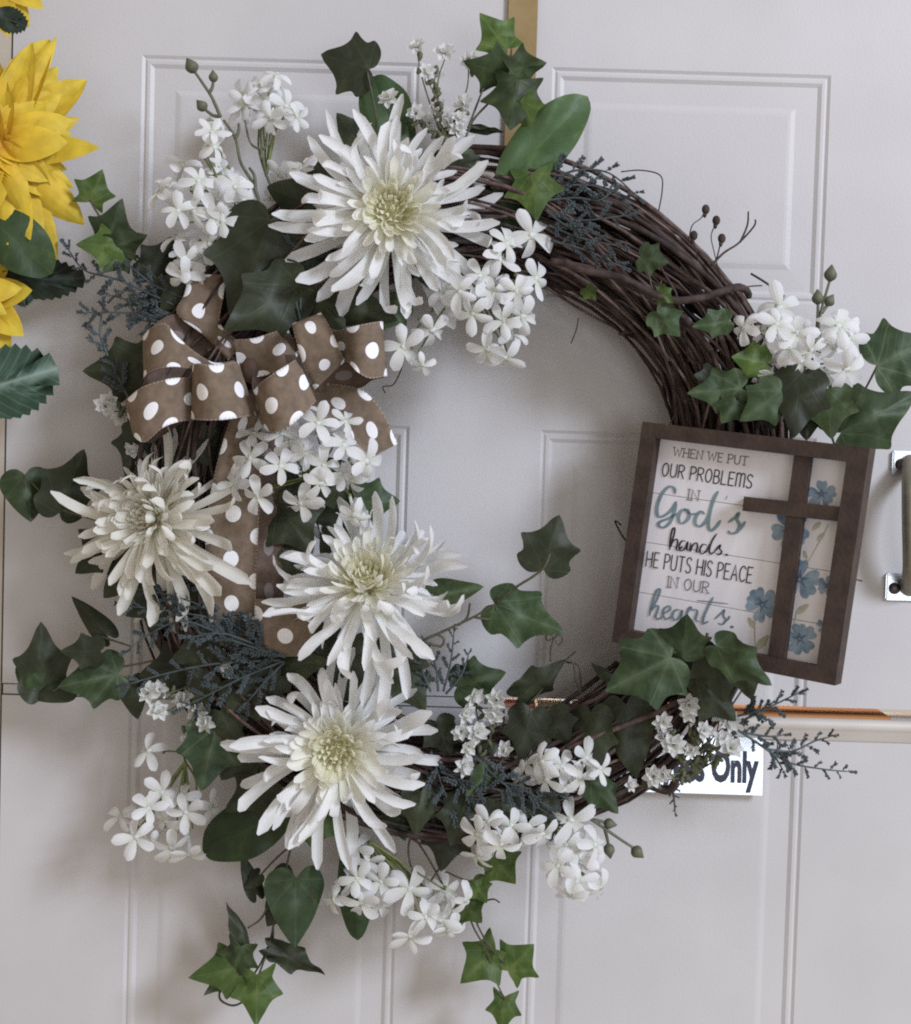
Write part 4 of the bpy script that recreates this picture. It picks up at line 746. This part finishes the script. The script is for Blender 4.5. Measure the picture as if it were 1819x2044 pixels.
budstalk((1200, 1650, .08), [[(1165, 1625, .085), (1190, 1642, .085), (1230, 1670, .08), (1268, 1695, .078)], [(1185, 1637, .085), (1200, 1640, .083), (1210, 1642, .082)], [(1208, 1655, .083), (1214, 1680, .08), (1215, 1692, .08)]], [((1262, 1692), (1285, 1712), .078, .8), ((1205, 1642), (1232, 1647), .082, .75), ((1214, 1684), (1219, 1714), .08, .75)], 'olive stalk with three closed buds pointing right at the bottom')

# ------------------------------------------------------------------ polka dot bow
t = thing('ribbon_bow', P(500, 740, .11), 'brown burlap bow with white polka dots and long tail at the left of the wreath', 'bow')
WR = 112*.00042
def TT(x, y): return 217.2+.3412*x, 527.5+.3412*y
def ribbon(st, nm, tile=True, s0=0., flip=False, n=7):
    A = []; B = []
    for (ax, ay, bx, by, d) in st:
        if tile: (ax, ay), (bx, by) = TT(ax, ay), TT(bx, by)
        da, db = d if isinstance(d, tuple) else (d, d)
        A.append(P(ax, ay, da)); B.append(P(bx, by, db))
    a = catmull(A, n); b = catmull(B, n); N = len(a); K = 6; v = []; uv = []; f = []; mi = []; s = s0
    for i in range(N):
        if i: s += ((a[i]-a[i-1]).length+(b[i]-b[i-1]).length)/2/WR
        for k in range(K+1): v.append(a[i].lerp(b[i], k/K)); uv.append((k/K, s))
    nv = len(v); nrm = []
    for i in range(N):
        for k in range(K+1):
            du = v[i*(K+1)+min(k+1, K)]-v[i*(K+1)+max(k-1, 0)]; dv = v[min(i+1, N-1)*(K+1)+k]-v[max(i-1, 0)*(K+1)+k]; q = du.cross(dv); nrm.append(q.normalized() if q.length > 1e-12 else Vector((0, -1, 0)))
    w_ = K+1; m3 = max(2, N//3)*w_; face = sum(nrm[i].dot((CAM-v[i]).normalized()) for i in range(m3)); sgn = (1 if face > 0 else -1)*(-1 if flip else 1)
    v2 = [p-q*.0007*sgn for p, q in zip(v, nrm)]; v = v+v2; uv = uv+uv
    for i in range(N-1):
        for k in range(K):
            q = (i*w_+k, i*w_+k+1, (i+1)*w_+k+1, (i+1)*w_+k); f.append(q); mi.append(0); f.append(tuple(x+nv for x in reversed(q))); mi.append(1)
        for k in (0, K): f.append((i*w_+k, (i+1)*w_+k, (i+1)*w_+k+nv, i*w_+k+nv)); mi.append(1)
    return part(nm, v, f, [M_rib, M_ribb], t, uv, True, mi)
ribbon([(470, 60, 690, 60, .085), (440, 180, 670, 190, .09), (400, 290, 650, 330, .095), (560, 420, 700, 400, .10), (700, 560, 790, 470, .10)], 'loop', s0=.1)
ribbon([(735, 562, 745, 650, .115), (620, 575, 600, 640, .125), (510, 515, 480, 610, .138), (400, 420, 380, 600, .146), (330, 345, 300, 610, .146), (250, 370, 230, 640, .138), (200, 420, 205, 665, .125), (215, 410, 215, 655, .108), (290, 335, 300, 600, .098), (370, 295, 370, 580, .092), (480, 312, 480, 560, .09), (600, 430, 600, 600, .09), (745, 550, 745, 640, .10)], 'loop', flip=False)
ribbon([(600, 650, 600, 900, .115), (520, 660, 520, 912, .125), (440, 662, 430, 918, .14), (340, 672, 320, 955, .15), (200, 715, 215, 1040, .15), (110, 785, 150, 1010, .138), (100, 790, 140, 960, .122), (205, 700, 225, 1045, .108), (235, 620, 320, 1000, .098), (300, 560, 420, 935, .092), (420, 548, 470, 920, .09), (520, 575, 560, 900, .09)], 'loop', s0=.3)
ribbon([(757, 566, 862, 884, .13), (690, 580, 770, 897, .15), (600, 588, 670, 910, .158), (530, 580, 570, 914, .155), (492, 585, 486, 905, .14), (500, 590, 500, 890, .122), (570, 590, 570, 890, .11), (680, 600, 700, 870, .105)], 'loop', s0=.52)
ribbon([(735, 440, 760, 650, .105), (850, 432, 870, 660, .112), (950, 400, 1000, 620, .112), (1000, 385, 1080, 560, .105), (1050, 380, 1120, 520, .095)], 'loop', s0=.75)
ribbon([(1104, 548, 1215, 800, .14), (1050, 585, 1140, 880, .152), (960, 640, 1040, 960, .158), (890, 690, 960, 985, .152), (846, 735, 910, 960, .135), (838, 690, 880, 900, .12), (845, 625, 880, 860, .112), (900, 565, 930, 820, .108), (980, 535, 1000, 790, .106), (1096, 528, 1110, 760, .112)], 'loop', s0=.7)
ribbon([(1205, 735, 1385, 565, .12), (1150, 620, 1355, 510, .14), (1105, 480, 1318, 420, .15), (1080, 385, 1280, 340, .15), (1074, 352, 1246, 288, .138), (1090, 355, 1250, 292, .12), (1130, 460, 1290, 400, .108), (1170, 560, 1330, 500, .10)], 'loop', s0=.42)
ribbon([(1290, 400, 1350, 570, .112), (1370, 378, 1400, 575, .128), (1450, 358, 1455, 630, .138), (1530, 342, 1530, 668, .138), (1590, 334, 1618, 656, .125), (1600, 345, 1622, 660, .108), (1520, 420, 1540, 680, .10), (1420, 540, 1480, 720, .098), (1320, 570, 1350, 745, .10), (1240, 610, 1230, 740, .105)], 'loop', s0=.55)
ribbon([(1180, 700, 1150, 830, .10), (1330, 700, 1290, 900, .105), (1490, 740, 1390, 990, .11), (1600, 860, 1480, 1080, .112), (1690, 1050, 1540, 1130, .105)], 'tail', s0=.2)
ribbon([(480, 785, 540, 785, .105), (455, 850, 512, 850, .112), (432, 930, 522, 930, .112), (416, 1010, 519, 1010, .11), (410, 1090, 514, 1090, .108), (411, 1170, 511, 1170, .106), (418, 1240, 513, 1235, .10), (430, 1290, 520, 1290, .095)], 'tail', False, s0=-.60)
ribbon([(566, 870, 505, 870, (0.078, 0.09)), (566, 960, 508, 960, (0.08, 0.092)), (566, 1050, 506, 1050, (0.082, 0.094)), (566, 1130, 505, 1130, (0.083, 0.095)), (566, 1190, 508, 1190, (0.083, 0.095)), (566, 1200, 508, 1204, (0.09, 0.102))], 'tail', False, s0=.42, flip=True)
ribbon([(508, 1195, 612, 1198, .104), (510, 1240, 622, 1240, .108), (522, 1285, 620, 1280, .105), (545, 1312, 600, 1310, .098)], 'tail', False, s0=.13)
mb = MB(); mb.blob(P(505, 738, .105), .010, .010, .012, n=10, m=8); mb.build('knot', M_ribb, t)

# ------------------------------------------------------------------ framed sign
SW, SH, SO = 0.19052, 0.18837, P(1467.93, 1095.84, .125)
SM = Matrix.Translation(SO) @ (Matrix.Rotation(-0.49485, 4, 'Z') @ Matrix.Rotation(PI/2+-0.04664, 4, 'X') @ Matrix.Rotation(-0.09345, 4, 'Z'))
SI = SM.inverted(); PD = -.013                       # the printed board lies this far behind the frame's front
t = thing('framed_sign', SO, 'square brown framed sign with a raised cross and a verse about problems and peace', 'sign')
def sg(tx, ty, dz=0.):
    """a point of the sign's board (tx, ty as read on an enlarged view of the sign) in the sign's own plane"""
    px, py = 1198.3+.3412*tx, 806.8+.3412*ty; v = ROT @ Vector(((px-909.5)/F, -(py-1022)/F, -1.0))
    o = SI @ CAM; q = SI.to_3x3() @ v; k = (PD+dz-o.z)/q.z; return o+q*k
def spart(name, mb, mat, smooth=False):
    mb.v = [SM @ Vector(v) for v in mb.v]; return mb.build(name, mat, t, smooth)
def rail(o0, o1, i1, i0, zf, zb):
    mb = MB(); c = .0009
    f = [(*o0, zf), (*o1, zf), (*i1, zf), (*i0, zf)]; b = [(*o0, zb), (*o1, zb), (*i1, zb), (*i0, zb)]
    mb.add(f+b, [(0, 1, 2, 3), (7, 6, 5, 4), (0, 4, 5, 1), (1, 5, 6, 2), (2, 6, 7, 3), (3, 7, 4, 0)])
    return spart('frame_rail', mb, M_wood)
hx, hy = SW/2, SH/2; il, ir, it_, ib = -hx+.0135, hx-.0165, hy-.0125, -hy+.0125
rail((-hx, hy), (hx, hy), (ir, it_), (il, it_), 0, -.021); rail((hx, -hy), (-hx, -hy), (il, ib), (ir, ib), 0, -.021)
rail((-hx, -hy), (-hx, hy), (il, it_), (il, ib), 0, -.021); rail((hx, hy), (hx, -hy), (ir, ib), (ir, it_), 0, -.021)
mb = MB(); mb.box((-hx+.004, -hy+.004, -.0198), (hx-.004, hy-.004, PD-.0025)); spart('backing_board', mb, M_back)
ys = [it_+.003]+[sum(sg(x, y).y for x, y in q)/2 for q in (((310, 522), (850, 592)), ((250, 806), (1060, 930)), ((210, 1095), (880, 1215)))]+[ib-.003]
for a, b in zip(ys, ys[1:]):
    mb = MB(); mb.box((il-.003, b+.00022, PD-.0024), (ir+.003, a-.00022, PD)); spart('plank', mb, M_plank)
zc = 0
def bar(p0, p1, w0, zf):
    a, b = sg(*p0, .004), sg(*p1, .004); d = (b-a); d.z = 0; d.normalize(); n = Vector((-d.y, d.x, 0))*w0/2; mb = MB()
    q = [a+n, a-n, b-n, b+n]; mb.add([(p.x, p.y, zf) for p in q]+[(p.x, p.y, PD+.001) for p in q], [(0, 1, 2, 3), (7, 6, 5, 4), (0, 4, 5, 1), (1, 5, 6, 2), (2, 6, 7, 3), (3, 7, 4, 0)]); spart('cross_bar', mb, M_wood)
bar((1197, 275), (1032, 1530), .0136, -.0035); bar((850, 583), (1462, 650), .0118, -.0025)
# lettering drawn as brush strokes
ZS = [0]
def stroke(mb, pts, wd, sm=True, taper=0., nib=0.):
    pts = [Vector((*p, 0)) if len(p) == 2 else Vector(p) for p in pts]
    pp = catmull(pts, 6) if sm and len(pts) > 2 else pts
    ZS[0] += 1; z = PD+.0003+(ZS[0] % 40)*.000012; N = len(pp); L = []; R_ = []
    for i, p in enumerate(pp):
        d0 = (pp[i]-pp[i-1]).normalized() if i else (pp[1]-pp[0]).normalized(); d1 = (pp[i+1]-pp[i]).normalized() if i < N-1 else d0
        d = d0+d1; d = d.normalized() if d.length > .3 else d1; n = Vector((-d.y, d.x, 0)); k = 1/max(.6, n.dot(Vector((-d1.y, d1.x, 0))))
        hw = wd/2*k; 
        if nib: hw *= (1-nib)+nib*1.7*abs(d.y)**1.2
        if taper: hw *= 1-taper*(max(0, 1-i/3) + max(0, 1-(N-1-i)/3))*.6
        L.append(p+n*hw); R_.append(p-n*hw)
    v = [(p.x, p.y, z) for p in L]+[(p.x, p.y, z) for p in R_]
    mb.add(v, [(i, i+1, N+i+1, N+i) for i in range(N-1)])
    for c, q in ((pp[0], 1), (pp[-1], 1)):
        r = (L[0]-R_[0]).length/2 if c is pp[0] else (L[-1]-R_[-1]).length/2
        z2 = z+.000004; mb.add([(c.x+r*math.cos(a*PI/4), c.y+r*math.sin(a*PI/4), z2) for a in range(8)], [tuple(range(8))])
el = lambda cx, cy, rx, ry: [(cx+rx*math.sin(a*PI/6), cy+ry*math.cos(a*PI/6)) for a in range(13)]
GL = {
 'W': (.95, [[(0, 1), (.22, 0), (.47, .85), (.72, 0), (.95, 1)]]), 'H': (.6, [[(0, 0), (0, 1)], [(.6, 0), (.6, 1)], [(0, .5), (.6, .5)]]),
 'E': (.5, [[(.5, 1), (0, 1), (0, 0), (.5, 0)], [(0, .52), (.4, .52)]]), 'N': (.62, [[(0, 0), (0, 1), (.62, 0), (.62, 1)]]), 'T': (.6, [[(0, 1), (.6, 1)], [(.3, 1), (.3, 0)]]),
 'P': (.5, [[(0, 0), (0, 1)], 's', [(0, 1), (.3, 1), (.5, .88), (.5, .64), (.3, .5), (0, .48)]]), 'R': (.55, [[(0, 0), (0, 1)], 's', [(0, 1), (.3, 1), (.5, .88), (.5, .66), (.3, .52), (0, .5)], [(.22, .5), (.55, 0)]]),
 'B': (.52, [[(0, 0), (0, 1)], 's', [(0, 1), (.3, 1), (.46, .88), (.44, .64), (.3, .54), (0, .53)], 's', [(0, .53), (.35, .52), (.52, .38), (.52, .14), (.34, 0), (0, 0)]]),
 'U': (.58, ['s', [(0, 1), (0, .32), (.08, .08), (.29, 0), (.5, .08), (.58, .32), (.58, 1)]]), 'O': (.6, ['s', el(.3, .5, .3, .5)]), 'L': (.48, [[(0, 1), (0, 0), (.48, 0)]]), 'I': (.0, [[(0, 0), (0, 1)]]),
 'S': (.5, ['s', [(.5, .86), (.36, .99), (.14, .98), (.02, .8), (.1, .6), (.38, .44), (.5, .24), (.4, .04), (.16, 0), (0, .12)]]), 'A': (.62, [[(0, 0), (.31, 1), (.62, 0)], [(.12, .36), (.5, .36)]]),
 'C': (.55, ['s', [(.55, .85), (.4, .99), (.18, .95), (.02, .7), (.02, .3), (.18, .05), (.4, .01), (.55, .15)]]), 'm': (.8, [[(0, 0), (0, 1)], 's', [(0, .8), (.14, 1), (.34, .98), (.4, .75), (.4, 0)], 's', [(.4, .8), (.54, 1), (.74, .98), (.8, .75), (.8, 0)]]),
}
def line(txt, p0, p1, cap, wd, mat, serif=False, gapw=.24, space=.42):
    """p0/p1: ends of the baseline in the enlarged view; cap: cap height there"""
    A, B = sg(*p0), sg(*p1); d = (B-A); d.z = 0; run = d.length; d.normalize(); u = Vector((-d.y, d.x, 0)); H = (sg(p0[0], p0[1]-cap)-A).dot(u)
    tot = 0
    for c in txt: tot += space if c == ' ' else GL[c][0]+gapw
    tot -= gapw; sx = run/tot; x = 0; mb = MB()
    for c in txt:
        if c == ' ': x += space; continue
        sm = False
        for g in GL[c][1]:
            if g == 's': sm = True; continue
            pp = [A+d*((x+a)*sx)+u*(b*H) for a, b in g]; stroke(mb, [(p.x, p.y) for p in pp], wd, sm)
            if serif and not sm:
                for a, b in (g[0], g[-1]):
                    if b in (0, 1) and (len(g) < 3 or c in 'WNU'):
                        q = A+d*((x+a)*sx)+u*(b*H); e = d*(.13*sx); stroke(mb, [(q-e)[:2], (q+e)[:2]], wd*.8, False)
            sm = False
        x += GL[c][0]+gapw
    return spart('lettering', mb, mat)
def script(paths, wd, mat, dots=()):
    mb = MB()
    for p in paths: stroke(mb, [sg(*q)[:2] for q in p], wd, True, .8, .45)
    for q in dots: stroke(mb, [sg(q[0]-4, q[1])[:2], sg(q[0]+4, q[1]+1)[:2]], wd*1.35, False)
    return spart('lettering', mb, mat)
line('WHEN WE PUT', (427, 302), (858, 359), 50, .00075, M_grey, True)
line('OUR PROBLEmS', (362, 418), (884, 492), 76, .0010, M_black)
line('IN', (515, 559), (573, 567), 62, .0008, M_grey, True, gapw=.3)
script([[(440, 520), (432, 490), (400, 484), (360, 530), (335, 600), (340, 655), (380, 650), (425, 610), (445, 572)], [(445, 575), (432, 640), (405, 698), (368, 722), (343, 708), (352, 688), (400, 668), (455, 640)],
        [(505, 618), (478, 622), (459, 658), (466, 692), (494, 692), (521, 660), (515, 622), (500, 618), (530, 642), (565, 640)], [(612, 642), (588, 628), (560, 662), (559, 703), (590, 713), (625, 676), (647, 622)], [(690, 512), (664, 560), (640, 645), (634, 712), (650, 740), (680, 716), (704, 682)],
        [(744, 538), (737, 556)], [(752, 690), (790, 662), (811, 638), (800, 672), (816, 710), (800, 748), (765, 756), (750, 742)], [(800, 746), (825, 722), (848, 690)]], .0023, M_teal)
script([[(412, 822), (432, 770), (438, 726), (424, 732), (412, 785), (408, 852)], [(410, 842), (428, 802), (450, 790), (454, 815), (446, 848), (464, 852), (482, 830)], [(503, 803), (480, 800), (464, 830), (471, 857), (497, 845), (514, 806), (508, 850), (526, 856)], [(531, 812), (528, 860), (545, 822), (566, 812), (570, 836), (564, 864), (584, 862)],
        [(627, 826), (602, 820), (585, 850), (592, 874), (620, 862), (642, 820)], [(683, 758), (655, 802), (640, 852), (646, 877), (666, 868)], [(666, 868), (695, 832), (705, 824), (700, 846), (712, 862), (700, 880), (680, 876)]], .0012, M_black, [(741, 881)])
line('HE PUTS HIS PEACE', (268, 947), (884, 1046), 88, .00098, M_black)
line('IN OUR', (396, 1070), (632, 1106), 64, .0008, M_grey, True)
script([[(295, 1208), (330, 1150), (352, 1086), (332, 1090), (308, 1155), (290, 1236)], [(295, 1215), (320, 1184), (341, 1180), (336, 1212), (325, 1245), (345, 1256), (368, 1238)], [(370, 1226), (410, 1202), (405, 1181), (380, 1192), (368, 1226), (386, 1256), (422, 1240)], [(472, 1203), (440, 1205), (424, 1236), (436, 1262), (466, 1246), (481, 1206), (476, 1256), (497, 1262)],
        [(500, 1250), (520, 1196), (532, 1186), (536, 1202), (562, 1202), (570, 1218), (560, 1260), (582, 1272)], [(662, 1130), (630, 1192), (606, 1250), (606, 1282), (634, 1270)], [(568, 1148), (650, 1157), (750, 1168)], [(672, 1256), (715, 1216), (727, 1204), (721, 1236), (735, 1262), (716, 1287), (690, 1281)], [(732, 1272), (748, 1258), (758, 1240)]], .0015, M_slate, [(772, 1302)])
# printed blue flowers and their olive stems
def pflower(cx, cy, r, rot, seed, ps=(0, 1, 2, 3, 4)):
    q = random.Random(seed); mb = MB(); mc = MB(); c = sg(cx, cy); R = (sg(cx+r, cy)-c).length
    for k in ps:
        a = rot+2*PI*k/5+q.uniform(-.12, .12); L = R*q.uniform(.9, 1.08); h = q.uniform(.33, .45)*R; ca, sa = math.cos(a), math.sin(a)
        pr = [(.06, 0), (.25, -.42), (.55, -.9), (.82, -1), (.97, -.6), (.90, -.12), (1.0, .35), (.9, .9), (.6, .95), (.28, .5)]
        o = catmull([(c.x+(u*L)*ca-(v*h)*sa, c.y+(u*L)*sa+(v*h)*ca, PD+.0004+k*.00004) for u, v in pr], 3, True); n = len(o); m = sum(o, Vector())/n
        mb.add(o+[m], [(i, (i+1) % n, n) for i in range(n)])
        mc.add([(c.x+.05*R*ca-.09*R*sa, c.y+.05*R*sa+.09*R*ca, PD+.0008+k*.00002), (c.x+.05*R*ca+.09*R*sa, c.y+.05*R*sa-.09*R*ca, PD+.0008+k*.00002), (c.x+.5*L*ca, c.y+.5*L*sa, PD+.0008+k*.00002)], [(0, 1, 2)])
    spart('printed_flower', mb, M_blue); spart('printed_flower_centre', mc, M_bluedk)
pflower(1296, 527, 82, .5, 1); pflower(1112, 735, 118, .9, 2); pflower(1170, 1025, 118, .35, 3); pflower(1330, 1062, 62, .2, 4); pflower(950, 1172, 98, .8, 5); pflower(1168, 1372, 98, .6, 6); pflower(1318, 1300, 56, .4, 7)
for p in ([(1335, 705), (1290, 790), (1240, 880), (1205, 940)], [(905, 1255), (905, 1360), (912, 1475)], [(1200, 860), (1210, 900), (1200, 950)], [(1150, 1215), (1140, 1260), (1130, 1300)], [(1090, 1460), (1085, 1520)]):
    mb = MB(); stroke(mb, [sg(*q)[:2] for q in p], .0008, True); spart('printed_stem', mb, M_olive)
for a, b in (((905, 1310), (868, 1245)), ((915, 1430), (985, 1350)), ((1148, 1225), (1220, 1170)), ((1270, 800), (1315, 750)), ((1290, 690), (1240, 740)), ((1200, 900), (1195, 855))):
    A, B = sg(*a), sg(*b); d = B-A; n = Vector((-d.y, d.x, 0))*.2; mb = MB(); mb.add([(p.x, p.y, PD+.0006) for p in catmull([A, A.lerp(B, .4)+n, B, A.lerp(B, .4)-n], 4, True)], [tuple(range(16))]); spart('printed_leaf', mb, M_olive)

# ------------------------------------------------------------------ the neighbouring yellow arrangement at the left edge
def yflower(c, d, R, label, seed, outer, inner=26):
    r = random.Random(seed); p = P(*c, d); t = thing('yellow_flower', p, label, 'flower', 'yellow silk flowers at the left edge')
    F_ = frame(p, (.12, -1, .05))
    def petal(tx, ty, dep, wd, h0, e):
        q = P(tx, ty, dep); L = (q-p).length; a = math.atan2(q.z-p.z, q.x-p.x); m = strap(8, e, -2*e+r.uniform(-25, 25), L*1.10, L*wd*1.2, r.uniform(-.5, .8), pr_point, r.uniform(-20, 20))
        put('petal', mesh('petal', m[0], m[1], M_yellow, m[2]), t, F_ @ Matrix.Rotation(a-PI/2, 4, 'Z') @ Matrix.Translation((0, 0, h0)))
    for tx, ty, wd in outer: petal(tx, ty, d, wd, r.uniform(-.002, .004), r.uniform(8, 20))
    for k in range(inner):
        a = 2*PI*k/inner*2.4+r.uniform(-.2, .2); L = R*r.uniform(.4, .85); petal(c[0]+L*math.cos(a), c[1]+L*math.sin(a), d, r.uniform(.38, .5), .010+.012*(1-L/R), 30)
    mb = MB(); mb.blob(p+Vector((0, -.01, 0)), .012, .010, .012, n=10, m=6); mb.build('flower_heart', M_yellow, t); return t
yflower((0, 300), .06, 175, 'large yellow layered silk flower at the left edge, the biggest yellow one', 71, [(80, 52, .28), (97, 70, .16), (153, 155, .34), (140, 232, .3), (182, 298, .3), (134, 364, .28), (152, 432, .34), (100, 500, .3), (60, 470, .3), (-40, 130, .3), (-60, 450, .3), (-150, 300, .3), (30, 120, .3), (110, 190, .3), (70, 420, .28), (120, 330, .34), (128, 262, .34), (100, 130, .34), (55, 100, .3), (120, 400, .36), (75, 480, .34), (20, 480, .34), (-20, 110, .3)], 34)
yflower((-50, 590), .06, 110, 'yellow silk flower cut by the left edge below the plain green leaf', 72, [(56, 582, .5), (38, 664, .5), (12, 700, .45), (10, 520, .45), (-60, 480, .4), (-60, 700, .4)], 8)
yflower((-20, -55), .06, 110, 'yellow silk flower cut by the top left corner', 73, [(76, 8, .4), (50, 40, .4), (15, 62, .45), (-40, 50, .4), (60, -60, .4), (-120, -40, .4)], 8)
t = sprig((0, 30, .07), 'small dark leaf at the top left corner over the yellow petals', 'leaves of the yellow arrangement', 'rose_leaf_sprig', 'leaf'); leaf(t, 'serrated', (-20, 25, .085), (54, 52, .085), .9, mat=L_rose); stems(t, [[(-20, 25, .085), (-40, 10, .08)]])
t = sprig((10, 470, .06), 'plain green leaf between the two yellow flowers', 'leaves of the yellow arrangement', 'rose_leaf_sprig', 'leaf'); leaf(t, 'oval', (-40, 415, .075), (104, 545, .07), .95, mat=L_ovalD); stems(t, [[(-40, 415, .075), (-70, 400, .07)]])
t = sprig((20, 560, .055), 'dark toothed leaf pointing right below the plain green leaf', 'leaves of the yellow arrangement', 'rose_leaf_sprig', 'leaf'); leaf(t, 'serrated', (-10, 560, .055), (170, 556, .05), .62, mat=L_rose); leaf(t, 'serrated', (60, 555, .05), (42, 612, .05), .9, mat=L_rose); stems(t, [[(0, 560, .055), (-40, 570, .05)]])
t = sprig((-40, 770, .06), 'broad frosted toothed leaf at the left edge below the yellow flowers', 'leaves of the yellow arrangement', 'rose_leaf_sprig', 'leaf'); leaf(t, 'serrated', (-90, 795, .07), (114, 735, .06), .95, mat=L_rosev); stems(t, [[(-90, 795, .07), (-140, 800, .06)]])
